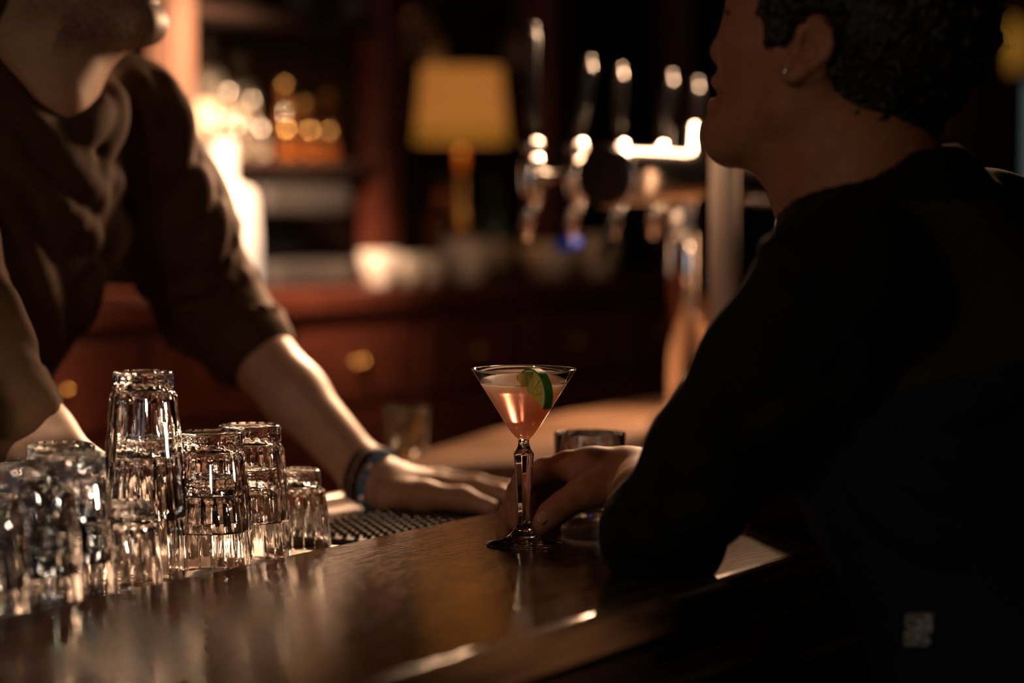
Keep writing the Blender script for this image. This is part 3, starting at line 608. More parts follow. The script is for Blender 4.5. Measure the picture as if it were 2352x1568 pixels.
lp = [(0, 0.1012)] + [(float(rout(z)), z) for z in np.linspace(0.1014, zl-0.0008, 26)] + [(float(rout(zl))-0.0002, zl), (float(rout(zl))-0.0014, zl-0.0005), (0, zl-0.0007)]
link('pink_drink', lathe_me('pink_drink', lp, 96), 'liquid', cg)

# lime slice on the rim
lime = empty('lime_slice', 'half slice of lime hooked over the cocktail glass rim', 'lime slice', (0, 0, 0), 0)
LC = P(1226, 906, 2.2085); lime.location = tuple(LC)
nrm = np.array([-math.sin(math.radians(55)), -math.cos(math.radians(55)), 0]); hx = np.array([math.cos(math.radians(55)), -math.sin(math.radians(55)), 0])
zz = np.array([0, 0, 1.0])
tl_ = 0.0
ux = hx*math.cos(tl_) + zz*math.sin(tl_); uz = -hx*math.sin(tl_) + zz*math.cos(tl_)
def arcslab(name, r0, r1, th, a0, a1, n=40, lim=None):
    v, f = [], []
    for i in range(n+1):
        a = a0 + (a1-a0)*i/n; c, s_ = math.cos(a), math.sin(a)
        for r in (r0, r1):
            for y in (-th/2, th/2):
                v.append((ux*c + uz*s_)*r + nrm*y*(1.0 if r == r1 else 1.0))
    for i in range(n):
        b0, b1 = i*4, (i+1)*4
        f += [(b0, b1, b1+2, b0+2), (b0+1, b0+3, b1+3, b1+1), (b0+2, b1+2, b1+3, b0+3), (b0, b0+1, b1+1, b1)]
    f += [(0, 2, 3, 1), (n*4, n*4+1, n*4+3, n*4+2)]
    return fixn(me_from(name, v, f))
a0, a1 = math.radians(-30), math.radians(152)
o = link('rind', arcslab('rind', 0.0226, 0.0242, 0.0088, a0, a1), 'lime_rind', lime)
link('pith', arcslab('pith', 0.0212, 0.02258, 0.0084, a0, a1), 'lime_pith', lime)
for i in range(5):
    b0 = a0 + (a1-a0)*i/5 + 0.025; b1 = a0 + (a1-a0)*(i+1)/5 - 0.025
    link('segment', arcslab('segment', 0.0018, 0.0210, 0.0078, b0, b1, 10), 'lime_flesh', lime)

# ================================================================== TUMBLERS
def tumbler(name, h, rb, rs, rr, N=20, blk=0.015, th=0.0025):
    spb = N*8
    outer = [(0, 0.0015), (rb*0.80, 0.0012), (rb-0.003, 0), (rb-0.0008, 0.0008), (rb, 0.003), (rb, 0.004), (rb, 0.0105), (rb+0.0002, 0.0118), (rb+0.0003, blk), (rb-0.0012, blk+0.0012), (rb-0.0010, blk+0.0022)]
    s0 = blk+0.007
    body = [(rb+(rs-rb)*0.55, blk+0.0045), (rs, s0)] + [(rs+(rr-rs)*(1-(1-u)**1.5), s0+(h-0.002-s0)*u) for u in np.linspace(0.05, 1, 18)]
    rim = [(rr, h-0.0008), (rr-0.0006, h), (rr-0.0014, h-0.0001), (rr-th*0.8, h-0.002)]
    inner = [(rs+(rr-rs)*(1-(1-u)**1.5)-th, s0+(h-0.002-s0)*u) for u in np.linspace(0.92, 0.0, 10)] + [(rs-th-0.002, blk+0.002), (rs-th-0.007, blk-0.0015), (rs*0.4, blk-0.003), (0, blk-0.0035)]
    prof = outer + body + rim + inner; no, nb_ = len(outer), len(body)
    def mod(i, t_, r, z):
        s_ = h - z
        fr = (N*t_/(2*math.pi)) % 1.0; c = 1.0 - abs(2*fr - 1.0)
        if i in (5, 6): return r - 0.0011*(1 if c > 0.45 else 0)
        if no <= i < no+nb_:
            u = (s_-blk)/(h-blk)
            cc = np.interp(u, [0, 0.04, 0.12, 0.90, 0.95], [0.9, 0.35, 0.0, 0.95, 1.0])
            return r - 0.0019*max(0.0, c-cc)
        return r
    me = lathe_me(name, [(r, h-z) for r, z in prof], spb, mod)
    bot = h - (blk+0.0045)
    me.polygons.foreach_set('use_smooth', [not (p.center.z < bot and p.center.z > 0.10*h and math.hypot(p.center.x, p.center.y) > np.interp(h-p.center.z, [s0, h], [rs, rr]) - th*0.75) for p in me.polygons])
    return me
TM = {'tall': (tumbler('tall_tumbler', 0.133, 0.0272, 0.0302, 0.0375, 18), 0.133, 0.060),
      'mid': (tumbler('tumbler', 0.092, 0.0300, 0.0328, 0.0380, 20, 0.016), 0.092, 0.041),
      'small': (tumbler('small_tumbler', 0.084, 0.0225, 0.0270, 0.0325, 18), 0.084, 0.03)}
GR = 'upturned fluted tumblers on the steel ledge'
stacks = [('mid', -0.420, 1.895, 2, 'stack cut off by the frame edge'), ('mid', -0.3896, 1.965, 2, 'blurred stack nearest the camera'), ('mid', -0.3745, 2.040, 2, 'stack just behind the nearest one'),
          ('mid', -0.396, 2.115, 2, 'stack standing farthest behind the bar edge'), ('tall', -0.3326, 2.175, 2, 'tallest stack'), ('small', -0.3375, 2.102, 1, None),
          ('mid', -0.2795, 2.231, 2, 'stack just right of the tallest stack'), ('mid', -0.2508, 2.302, 2, 'stack beside the last small glass'), ('small', -0.2100, 2.362, 1, None)]
for kind, x, y, n, lab in stacks:
    me, h, off = TM[kind]
    for k in range(n):
        nm = {'tall': 'tall_tumbler', 'mid': 'tumbler', 'small': 'small_tumbler'}[kind]
        o = link(nm, me, 'glass'); o.location = (x, y, LZ+0.0004+k*off); o.rotation_euler = (0, 0, random.random()*6)
        if n == 1: lb = 'single small fluted tumbler in front of the tallest stack' if y < 2.2 else 'single small fluted tumbler at the far end of the row'
        else: lb = ('upper' if k else 'lower') + ' fluted tumbler of the ' + lab
        tag(o, lb, 'glass', GR)
# open tumbler behind the hand
me = lathe_me('straight_tumbler', [(0, 0), (0.033, 0), (0.0355, 0.002), (0.037, 0.084), (0.0368, 0.0846), (0.0362, 0.0846), (0.0359, 0.084), (0.0345, 0.010), (0.032, 0.007), (0, 0.006)], 48)
o = link('straight_tumbler', me, 'glass'); q = P(1355, 1192, 2.47); o.location = (q[0], q[1], CT+0.0004)
tag(o, 'clear upright tumbler standing behind the woman\'s hand', 'glass')
me = lathe_me('short_glass', [(0, 0), (0.024, 0), (0.026, 0.002), (0.029, 0.060), (0.0286, 0.0606), (0.0272, 0.0606), (0.0268, 0.060), (0.0240, 0.010), (0, 0.008)], 28)
o = link('short_glass', me, 'clear_bottle'); q = P(933, 1045, 3.06); o.location = (q[0], q[1], CT+0.0004)
tag(o, 'short clear glass on the service shelf behind the beaded bracelet', 'glass')
#PEOPLE
# ================================================================== THE MAN BEHIND THE BAR
def rotm(ex, ey): 
    ex = np.array(ex, float); ex /= np.linalg.norm(ex); ey = np.array(ey, float); ey -= ex*(ey @ ex); ey /= np.linalg.norm(ey); return np.array([ex, ey, np.cross(ex, ey)])
FD = -BN; LD = BD; UP = np.array([0, 0, 1.0])
Ls = P(285, 268, 2.77); Rs = Ls - LD*0.40; mid = (Ls+Rs)/2
Le = P(478, 690, 2.86); Lw = P(845, 1092, 2.715)
Re = P(-62, 872, 2.43); Rw = P(200, 1105, 2.40)
hipc = mid + np.array([0, 0, -0.52]) - FD*0.24; hipc[2] = 0.98
nb0 = mid + FD*0.015 + UP*0.045
CH = P(322, 52, 2.63)                      # chin point centre
hd = np.array([0.93, -0.30, 0.0]); hd /= np.linalg.norm(hd); hs = np.array([-hd[1], hd[0], 0])       # face direction, his left
man = S()
# head
hc = CH - hd*0.085 + UP*0.125
man.ell(hc, (0.100, 0.078, 0.118), rotm(hd, hs), 0.01)
man.ell(CH - hd*0.045 + UP*0.05, (0.052, 0.056, 0.072), rotm(hd, hs), 0.03)
man.cone(CH + hs*0.012, CH - hs*0.012, 0.021, 0.021, 0.02)
for sg_ in (1, -1):
    man.cone(CH + hs*0.012*sg_, CH - hd*0.085 + hs*0.055*sg_ + UP*0.030, 0.020, 0.017, 0.02)
    man.ell(CH - hd*0.075 + hs*0.072*sg_ + UP*0.085, (0.018, 0.009, 0.030), rotm(hd, hs), 0.006)       # ears
    man.ell(CH + hd*0.000 + hs*0.030*sg_ + UP*0.100, (0.012, 0.012, 0.010), rotm(hd, hs), 0.006)       # eyes
man.ell(CH + hd*0.010 + UP*0.030, (0.012, 0.022, 0.0065), rotm(hd, hs), 0.006)     # lower lip
man.ell(CH + hd*0.012 + UP*0.044, (0.012, 0.022, 0.0060), rotm(hd, hs), 0.006)
man.cone(CH + hd*0.008 + UP*0.105, CH + hd*0.030 + UP*0.066, 0.009, 0.013, 0.01)   # nose
# neck, torso
man.cone(CH - hd*0.078 + UP*0.035, nb0 + hd*0.018 - UP*0.03, 0.056, 0.064, 0.03)
man.cone(CH - hd*0.040 + UP*0.0, nb0 + hd*0.045 - UP*0.02, 0.026, 0.030, 0.03)      # front of throat
man.cone(Ls, Rs, 0.050, 0.050, 0.05).cone(mid - UP*0.1, hipc, 0.080, 0.080, 0.06)
fa = S()
for (sh_, el, wr) in ((Ls, Le, Lw), (Rs, Re, Rw)):
    man.cone(sh_, el, 0.048, 0.042, 0.03)
    ax_ = (wr-el)
    man.chain([(el, 0.041), (el+ax_*0.22, 0.0445), (el+ax_*0.55, 0.036), (wr, 0.0275)], 0.02)
# left hand, flat on the mat (fingers towards the customer side)
hz_ = LZ + 0.013
def W(px, py, D): return P(px, py, D)
kn = [W(1010, 1118, 2.655), W(1018, 1108, 2.690), W(1012, 1104, 2.722), W(1000, 1104, 2.750)]
man.chain([(Lw, 0.0275), (W(905, 1118, 2.70), 0.027)], 0.02)
for i, kpt in enumerate(kn):
    man.chain([(W(895, 1112+2*i, 2.685+0.02*i), 0.020), (kpt, 0.0145)], 0.018)
tips = [(W(1090, 1120, 2.63), W(1148, 1134, 2.612), W(1190, 1152, 2.60)), (W(1100, 1112, 2.665), W(1165, 1126, 2.645), W(1208, 1142, 2.632)),
        (W(1092, 1110, 2.70), W(1150, 1122, 2.685), W(1194, 1138, 2.67)), (W(1070, 1112, 2.735), W(1115, 1122, 2.722), W(1148, 1134, 2.71))]
for i in range(4):
    a_, b_, c_ = tips[i]; r = [1, 1.03, 0.98, 0.86][i]
    man.chain([(kn[i], 0.0135*r), (a_, 0.0112*r), (b_, 0.0100*r), (c_, 0.0085*r)], 0.005)
man.chain([(W(905, 1135, 2.665), 0.021), (W(975, 1140, 2.625), 0.0165), (W(1062, 1146, 2.600), 0.0120), (W(1128, 1166, 2.585), 0.0095)], 0.012)
# right hand on the ledge, behind the glasses
rk0 = [B(0.435+0.021*i, 0.238-0.002*i, LZ+0.034) for i in range(4)]
man.chain([(Rw, 0.0275), ((Rw+rk0[1])/2, 0.026)], 0.02)
for i in range(4):
    man.chain([((Rw+rk0[1])/2, 0.019), (rk0[i], 0.0135)], 0.016)
    man.chain([(rk0[i], 0.0125), (rk0[i]+FD*0.038+UP*0.000, 0.0108), (rk0[i]+FD*0.060-UP*0.012, 0.0098), (rk0[i]+FD*0.075-UP*0.024, 0.0085)], 0.005)
man.chain([((Rw*0.6+rk0[0]*0.4), 0.018), (rk0[0]-LD*0.032-FD*0.01, 0.0135), (rk0[0]-LD*0.04+FD*0.03-UP*0.015, 0.0105)], 0.012)
mroot = empty('person', 'man in a dark brown jersey leaning both hands on the ledge behind the bar', 'person', (hipc[0], hipc[1], 0.0), 0)
me = sdf_mesh('body', man, 0.0030)
pts = mesh_pts(me)
me.materials.append(M['skin_m'])
rel = pts - CH; dz = rel[:, 2]; df = rel @ hd; ds = np.abs(rel @ hs)
sst = lambda a, b, x: np.clip((x-a)/(b-a), 0, 1)
bf = sst(0.085, 0.050, dz - 0.35*ds) * sst(-0.115, -0.085, df) * sst(-0.045, -0.020, dz) * np.where(df < -0.05, sst(-0.02, 0.01, dz), 1)
at_ = me.attributes.new('beard', 'FLOAT', 'POINT'); at_.data.foreach_set('value', bf.astype(np.float32))
world_child(link('body', me), mroot)
# hair (out of the frame, short)
hr = S().ell(hc + UP*0.022 - hd*0.012, (0.108, 0.086, 0.112), rotm(hd, hs)).ell(hc + hd*0.085 - UP*0.06, (0.085, 0.10, 0.10), rotm(hd, hs), 0.01, -1)
world_child(link('hair', sdf_mesh('hair', hr, 0.006), 'hair'), mroot)
# shirt
st = S()
ch_ = mid - UP*0.13 + FD*0.025
lean = (mid - hipc); lean /= np.linalg.norm(lean)
Rt = rotm(FD, LD)
Rl = rotm(np.cross(LD, lean), LD)
st.ell(mid - lean*0.15 + Rl[0]*0.02, (0.125, 0.190, 0.20), Rl, 0.02)
st.ell(mid - lean*0.36 + Rl[0]*0.015, (0.112, 0.165, 0.20), Rl, 0.06)
st.ell(mid - lean*0.43 + Rl[0]*0.045, (0.095, 0.150, 0.13), Rl, 0.06)
st.cone(nb0 - UP*0.030, Ls - UP*0.004, 0.060, 0.060, 0.05).cone(nb0 - UP*0.030, Rs - UP*0.004, 0.060, 0.060, 0.05)
sl = S()
for (sh_, el, wr, fr) in ((Ls, Le, Lw, 0.26), (Rs, Re, Rw, 0.33)):
    st.chain([(sh_, 0.066), (sh_*0.5+el*0.5, 0.066), (el, 0.062)], 0.045)
    ce = el + (wr-el)*fr
    st.chain([(el, 0.062), (ce, 0.0535)], 0.02)
    ax_ = (wr-el)/np.linalg.norm(wr-el); t1 = np.cross(ax_, UP); t1 /= np.linalg.norm(t1); t2 = np.cross(ax_, t1)
    ub = (el-sh_)/np.linalg.norm(el-sh_)
    # bunched sleeve rings around the elbow
    for j, (u, rr_, sgn) in enumerate([(-0.10, 0.063, 1), (-0.065, 0.066, -1), (-0.03, 0.066, 1), (0.010, 0.064, -1)]):
        cpt = el + ub*u if u < 0 else el + ax_*u
        e1 = np.cross(ub, t1 + 0.3*sgn*t2); e1 /= np.linalg.norm(e1); e2 = np.cross(ub, e1) + 0.35*sgn*ub
        ring = [(cpt + (e1*math.cos(a)*1 + e2*math.sin(a))*(rr_-0.004), 0.0075) for a in np.linspace(0.4+j, 5.0+j, 12)]
        st.chain(ring, 0.010)
    ring = [(ce - ax_*0.004 + (t1*math.cos(a) + t2*math.sin(a))*0.0515, 0.0050) for a in np.linspace(0, 2*math.pi, 18)]
    st.chain(ring, 0.006)
def resamp(pl, n):
    a = np.array(pl, float); L = np.r_[0, np.cumsum(np.linalg.norm(np.diff(a, axis=0), axis=1))]; u = np.linspace(0, L[-1], n)
    q = np.stack([np.interp(u, L, a[:, 0]), np.interp(u, L, a[:, 1])], 1)
    for _ in range(2): q[1:-1] = (q[:-2] + 2*q[1:-1] + q[2:])/4
    return q
folds = [[(20, 240), (110, 325), (200, 392), (290, 432)], [(250, 245), (200, 290), (160, 325)], [(262, 205), (256, 285), (215, 378)], [(322, 170), (352, 250), (338, 400), (312, 560)],
         [(372, 175), (392, 245), (366, 385)], [(0, 300), (60, 420), (150, 485), (230, 565)], [(0, 420), (40, 540), (70, 640), (130, 720)], [(215, 600), (185, 740), (165, 850)],
         [(300, 470), (270, 540), (220, 620)], [(405, 230), (412, 300), (395, 400)], [(455, 400), (440, 480), (425, 520)], [(500, 480), (480, 540), (470, 600)], [(60, 330), (160, 410), (240, 470)], [(60, 600), (105, 720), (130, 820)], [(-10, 650), (15, 740), (62, 830)], [(-30, 760), (30, 850), (90, 885)], [(-20, 860), (50, 905), (112, 930)], [(-40, 800), (-5, 880), (30, 950)], [(-30, 920), (20, 950), (70, 960)]]
base = S(); base.p = list(st.p)
for fl in folds:
    hp = []
    for (x, y) in resamp(fl, 9):
        h_ = base.hit(x, y, 2.2, 3.1)
        if h_ is not None:
            ray = h_ - np.array([0, 0, CAMZ]); ray /= np.linalg.norm(ray); hp.append(h_ + ray*0.0065)
    hp = [sum(hp[max(0, i-1):i+2])/len(hp[max(0, i-1):i+2]) for i in range(len(hp))]
    n_ = len(hp)
    if n_ > 1: st.chain([(p_, 0.0030 + 0.0085*math.sin(math.pi*(0.08+0.84*i/(n_-1)))) for i, p_ in enumerate(hp)], 0.020)
# collar opening
st.cone(CH - hd*0.070 + UP*0.04, nb0 + hd*0.030 + UP*0.006, 0.066, 0.074, 0.008, -1)
neckc = nb0 + FD*0.010 + UP*0.000
world_child(link('jersey', sdf_mesh('jersey', st, 0.0035, lambda X: 0.0006*np.sin(X[..., 0]*55+3*np.sin(X[..., 2]*31))*np.sin(X[..., 2]*47+2*np.sin(X[..., 1]*37))), 'shirt'), mroot)
# trousers
tr = S()
tr.ell(hipc, (0.125, 0.175, 0.15), Rt, 0.03)
for sg_ in (1, -1):
    hj = hipc + LD*0.09*sg_ - UP*0.06; kj = hj + FD*0.03 - UP*0.44; kj[2] = 0.50; aj = kj - FD*0.02; aj[2] = 0.07
    tr.chain([(hj, 0.09), (kj, 0.065), (aj, 0.055)], 0.05)
    tr.chain([(aj - UP*0.02, 0.04), (aj + FD*0.16 - UP*0.035, 0.034)], 0.02)
world_child(link('trousers', sdf_mesh('trousers', tr, 0.008), 'trousers'), mroot)
# bracelets on the left wrist
wx = (W(905, 1118, 2.70) - Lw); wx /= np.linalg.norm(wx); wa = np.cross(wx, UP); wa /= np.linalg.norm(wa); wc2 = np.cross(wa, wx)
c0 = Lw + wx*0.002
me = tube_me('wrist_cord', [c0 + (wa*math.cos(a) + wc2*math.sin(a))*0.0305 for a in np.linspace(0, 2*math.pi, 33)], 0.0055, 10, False)
o = world_child(link('wrist_cord', me, 'cord'), mroot); o['label'] = 'black cord bracelet'
me = tube_me('wrist_cord', [c0 - wx*0.011 + (wa*math.cos(a) + wc2*math.sin(a))*0.0303 for a in np.linspace(0, 2*math.pi, 33)], 0.0045, 10, False)
o = world_child(link('wrist_cord', me, 'cord'), mroot); o['label'] = 'second black cord bracelet'
bdm = lathe_me('bead', [(0, -0.0052), (0.0035, -0.0045), (0.0054, 0), (0.0035, 0.0045), (0, 0.0052)], 12)
c1 = Lw + wx*0.013
bstr = tube_me('beaded_bracelet', [c1 + (wa*math.cos(a) + wc2*math.sin(a))*0.0315 for a in np.linspace(0, 2*math.pi, 25)], 0.0012, 6, False)
bs = world_child(link('beaded_bracelet', bstr, 'cord'), mroot); bs['label'] = 'blue beaded bracelet'
for j in range(19):
    a = 2*math.pi*j/19; o = link('bead', bdm, 'chrome' if j % 5 == 2 else 'blue_bead')
    if j % 5 == 2: 
        m2 = bdm.copy(); m2.materials.clear(); m2.materials.append(M['chrome']); o.data = m2
    o.location = c1 + (wa*math.cos(a) + wc2*math.sin(a))*0.0315; o.parent = bs; o.matrix_parent_inverse = Matrix.Identity(4)

# ================================================================== THE WOMAN AT THE BAR
ex = np.array([-0.955, 0.297, 0.0]); ex /= np.linalg.norm(ex); es = np.array([-ex[1], ex[0], 0]); 
if es[1] > 0: es = -es                                                   # towards the camera
HO = P(1850, 130, 2.09)
CAMP = np.array([0, 0, CAMZ])
def Hh(px, py, s=0.0):
    r = P(px, py, 1.0) - CAMP; q = HO + es*s - CAMP; return CAMP + r*((q @ es)/(r @ es))
ta_ = math.radians(13)
fx = ex*math.cos(ta_) + UP*math.sin(ta_); uz_ = -ex*math.sin(ta_) + UP*math.cos(ta_)
RH = np.array([fx, uz_, es])            # face, up, side
fe = S()
fe.ell(Hh(1952, -25), (0.094, 0.100, 0.073), RH, 0.01)
fe.ell(Hh(1838, 60), (0.058, 0.070, 0.060), RH, 0.03)                     # face mass
fe.ell(Hh(1782, 185), (0.048, 0.072, 0.052), RH, 0.03)                    # lower face
fe.ell(Hh(1792, -5), (0.036, 0.05, 0.056), RH, 0.02)                    # brow, forehead
fe.cone(Hh(1680, 312, 0.010), Hh(1680, 312, -0.010), 0.0205, 0.0205, 0.018)    # chin
for sg_ in (1, -1):
    fe.cone(Hh(1684, 312, 0.010*sg_), Hh(1812, 245, 0.050*sg_), 0.020, 0.016, 0.022)   # jaw
    fe.cone(Hh(1812, 245, 0.050*sg_), Hh(1838, 150, 0.058*sg_), 0.016, 0.014, 0.02)
    fe.ell(Hh(1730, 100, 0.034*sg_), (0.026, 0.022, 0.018), RH, 0.02)     # cheekbone
    fe.ell(Hh(1712, 30, 0.031*sg_), (0.0140, 0.0120, 0.0150), RH, 0.004)   # lids
    fe.ell(Hh(1667, 133, 0.010*sg_), (0.010, 0.0075, 0.0065), RH, 0.005)  # nostril wing
    fe.ell(Hh(1660, 219, 0.020*sg_), (0.006, 0.0028, 0.009), RH, 0.004, -1)
fe.cone(Hh(1707, 28), Hh(1664, 112), 0.0085, 0.0100, 0.012)              # nose
fe.ell(Hh(1660, 119), (0.0100, 0.0090, 0.0105), RH, 0.006)
fe.ell(Hh(1660, 190), (0.0100, 0.0075, 0.019), RH, 0.006)              # upper lip
fe.ell(Hh(1650, 243), (0.0098, 0.0080, 0.018), RH, 0.006)              # lower lip
fe.ell(Hh(1634, 217), (0.0080, 0.0022, 0.020), RH, 0.003, -1)
for sg_ in (1, -1):
    fe.ell(Hh(1686, 33, 0.0315*sg_), (0.0120, 0.0042, 0.0115), RH, 0.002, -1)   # lid opening
    fe.cone(Hh(1681, 26, 0.024*sg_), Hh(1684, 25, 0.040*sg_), 0.0016, 0.0014, 0.003)
# ear
ear = [(1838, 92), (1842, 70), (1860, 54), (1884, 53), (1904, 74), (1909, 104), (1898, 130), (1872, 148), (1846, 166), (1824, 180), (1809, 176), (1806, 158), (1818, 138)]
fe.ell(Hh(1866, 112, 0.0735), (0.017, 0.027, 0.0035), np.array([ex*math.cos(0.5)+UP*math.sin(0.5)*-1, ex*math.sin(0.5)+UP*math.cos(0.5), es]) if False else RH, 0.004)
fe.chain([(Hh(x, y, 0.0775 + 0.000*i), 0.0036 if i < 8 else 0.0048) for i, (x, y) in enumerate(ear)], 0.003)
fe.chain([(Hh(x, y, 0.0775), 0.0028) for x, y in ((1868, 74), (1884, 92), (1882, 116), (1862, 134), (1842, 148))], 0.004)
fe.ell(Hh(1856, 118, 0.079), (0.0065, 0.0095, 0.004), RH, 0.004, -1)
fe.cone(Hh(1832, 112, 0.074), Hh(1828, 128, 0.073), 0.0045, 0.004, 0.004)
# neck
fe.cone(Hh(1878, 130), Hh(1975, 400), 0.050, 0.054, 0.03)
fe.cone(Hh(1800, 280), Hh(1890, 470), 0.030, 0.030, 0.03)
fe.cone(Hh(1870, 180, 0.045), Hh(1868, 470, 0.015), 0.012, 0.012, 0.03)   # neck tendon
wls = P(1932, 645, 1.95); her_left = np.array([-0.51, -0.86, 0]); wf_ = np.array([-0.86, 0.51, 0])
wrs = wls - her_left*0.34 + UP*0.025; wmid = (wls+wrs)/2
whip = wmid - wf_*0.15; whip[2] = 0.86
fe.cone(Hh(1985, 400), wmid - UP*0.08, 0.062, 0.09, 0.05)
fe.cone(wls - her_left*0.03, wrs + her_left*0.03, 0.045, 0.045, 0.05).cone(wmid - UP*0.1, whip, 0.08, 0.08, 0.05)
wel = P(1512, 1215, 2.075); wwr = P(1462, 1098, 2.315)
fe.chain([(wls, 0.040), (wel, 0.032), (wel*0.75+wwr*0.25, 0.030)], 0.02)
rel_ = P(1880, 1165, 2.36); rwr = P(1600, 1165, 2.50)
fe.chain([(wrs, 0.042), (rel_, 0.035), (rel_*0.6+rwr*0.4, 0.035), (rwr, 0.026)], 0.02)
for i in range(4):
    q = rwr + np.array([-0.075, 0.035, -0.012]) + np.array([0.35, 0.9, 0])*0.018*(i-1.5)
    fe.chain([(rwr, 0.022), (q, 0.014)], 0.016); fe.chain([(q, 0.0115), (q+np.array([-0.036, 0.012, -0.004]), 0.0098), (q+np.array([-0.066, 0.02, -0.010]), 0.0080)], 0.005)
fe.chain([(rwr, 0.018), (rwr+np.array([-0.05, -0.025, -0.015]), 0.012), (rwr+np.array([-0.085, -0.020, -0.018]), 0.0095)], 0.01)
# --- left hand on the stem (fine grid)
ha = S()
def V(px, py, D): return P(px, py, D)
pc = V(1372, 1092, 2.325)
ha.chain([(wel*0.85+wwr*0.15, 0.0335), (wel*0.5+wwr*0.5, 0.0315), (wwr, 0.0250), (V(1420, 1096, 2.325), 0.0245)], 0.02)
kI, kM, kR, kP_ = V(1302, 1066, 2.310), V(1304, 1074, 2.338), V(1318, 1092, 2.358), V(1336, 1114, 2.370)
ha.chain([(V(1420, 1080, 2.315), 0.0190), (V(1360, 1070, 2.312), 0.0155), (kI, 0.0125)], 0.016)
ha.chain([(V(1420, 1090, 2.335), 0.0190), (kM, 0.0120)], 0.016)
ha.chain([(V(1420, 1100, 2.345), 0.0185), (kR, 0.0118)], 0.016)
ha.chain([(V(1420, 1115, 2.345), 0.0185), (kP_, 0.0115)], 0.016)
ha.chain([(V(1415, 1135, 2.325), 0.0175), (V(1360, 1138, 2.335), 0.014)], 0.014)      # heel of the hand
# index
iP, iD, iT = V(1200, 1108, 2.293), V(1186, 1160, 2.281), V(1184, 1202, 2.2705)
ha.chain([(kI, 0.0125), (V(1250, 1078, 2.305), 0.0108), (iP, 0.0102), (iD, 0.0088), (iT, 0.0070)], 0.005)
# middle
mP, mD, mT = V(1190, 1126, 2.322), V(1168, 1178, 2.306), V(1156, 1231, 2.288)
ha.chain([(kM, 0.0122), (V(1250, 1086, 2.335), 0.0110), (mP, 0.0103), (mD, 0.0090), (mT, 0.0072)], 0.004)
# ring and little finger folded behind the stem
ha.chain([(kR, 0.0115), (V(1255, 1112, 2.356), 0.0102), (V(1215, 1142, 2.350), 0.0097), (V(1225, 1180, 2.340), 0.0085), (V(1240, 1205, 2.332), 0.0072)], 0.004)
ha.chain([(kP_, 0.0108), (V(1290, 1134, 2.372), 0.0092), (V(1255, 1156, 2.370), 0.0086), (V(1262, 1186, 2.360), 0.0075), (V(1275, 1205, 2.352), 0.0064)], 0.004)
# thumb
ha.chain([(V(1425, 1120, 2.305), 0.0215), (V(1362, 1126, 2.283), 0.0165), (V(1335, 1134, 2.276), 0.0140), (V(1293, 1160, 2.266), 0.0118), (V(1264, 1183, 2.259), 0.0108), (V(1243, 1203, 2.2555), 0.0088)], 0.010)
ha.cone(V(1262, 1192, 2.262), V(1244, 1212, 2.2585), 0.0090, 0.0070, 0.005)     # thumb pad
# web between thumb and index
ha.chain([(V(1372, 1108, 2.296), 0.0150), (V(1335, 1092, 2.305), 0.0100)], 0.018)
# creases
for a_, b_ in (((1395, 1150), (1372, 1165)), ((1402, 1140), (1385, 1160))):
    pa_, pb_ = ha.hit(a_[0], a_[1], 2.2, 2.45), ha.hit(b_[0], b_[1], 2.2, 2.45)
    if pa_ is not None and pb_ is not None: ha.cone(pa_, pb_, 0.0010, 0.0007, 0.003, -1)
nail_c = V(1246, 1186, 2.2463)
wroot = empty('person', 'woman in a dark knitted cardigan at the bar holding the cocktail glass stem', 'person', (whip[0], whip[1], 0), 0)
hm = sdf_mesh('hand_fine', ha, 0.0012)
# body without the forearm hand
bmesh1 = sdf_mesh('body_coarse', fe, 0.0028)
me = join_me('body', [bmesh1, hm]); me.materials.append(M['skin_f'])
world_child(link('body', me), wroot)
# thumb nail
tdir = V(1240, 1203, 2.2555) - V(1270, 1178, 2.261); tdir /= np.linalg.norm(tdir)
nface = np.array([-0.10, -0.93, 0.36]); nface -= tdir*(nface @ tdir); nface /= np.linalg.norm(nface); nside = np.cross(tdir, nface)
hitp = ha.hit(1247, 1186, 2.2, 2.3)
if hitp is None: hitp = nail_c
v, f = [], []
for i in range(9):
    for j in range(9):
        u = -1 + 2*i/8; w_ = -1 + 2*j/8
        e_ = 1 - 0.22*max(0, abs(w_))**3
        v.append(hitp + tdir*(0.0066*u*e_) + nside*(0.0054*w_) + nface*(0.0012 - 0.0020*w_*w_ - 0.0004*u*u))
for i in range(8):
    for j in range(8): a = i*9+j; f.append((a, a+1, a+10, a+9))
nm_ = fixn(me_from('thumb_nail', v, f)); nm_.polygons.foreach_set('use_smooth', [True]*len(nm_.polygons))
nobj = world_child(link('thumb_nail', nm_, 'nail'), wroot)
sm = nobj.modifiers.new('thick', 'SOLIDIFY'); sm.thickness = 0.0012; sm.offset = 0
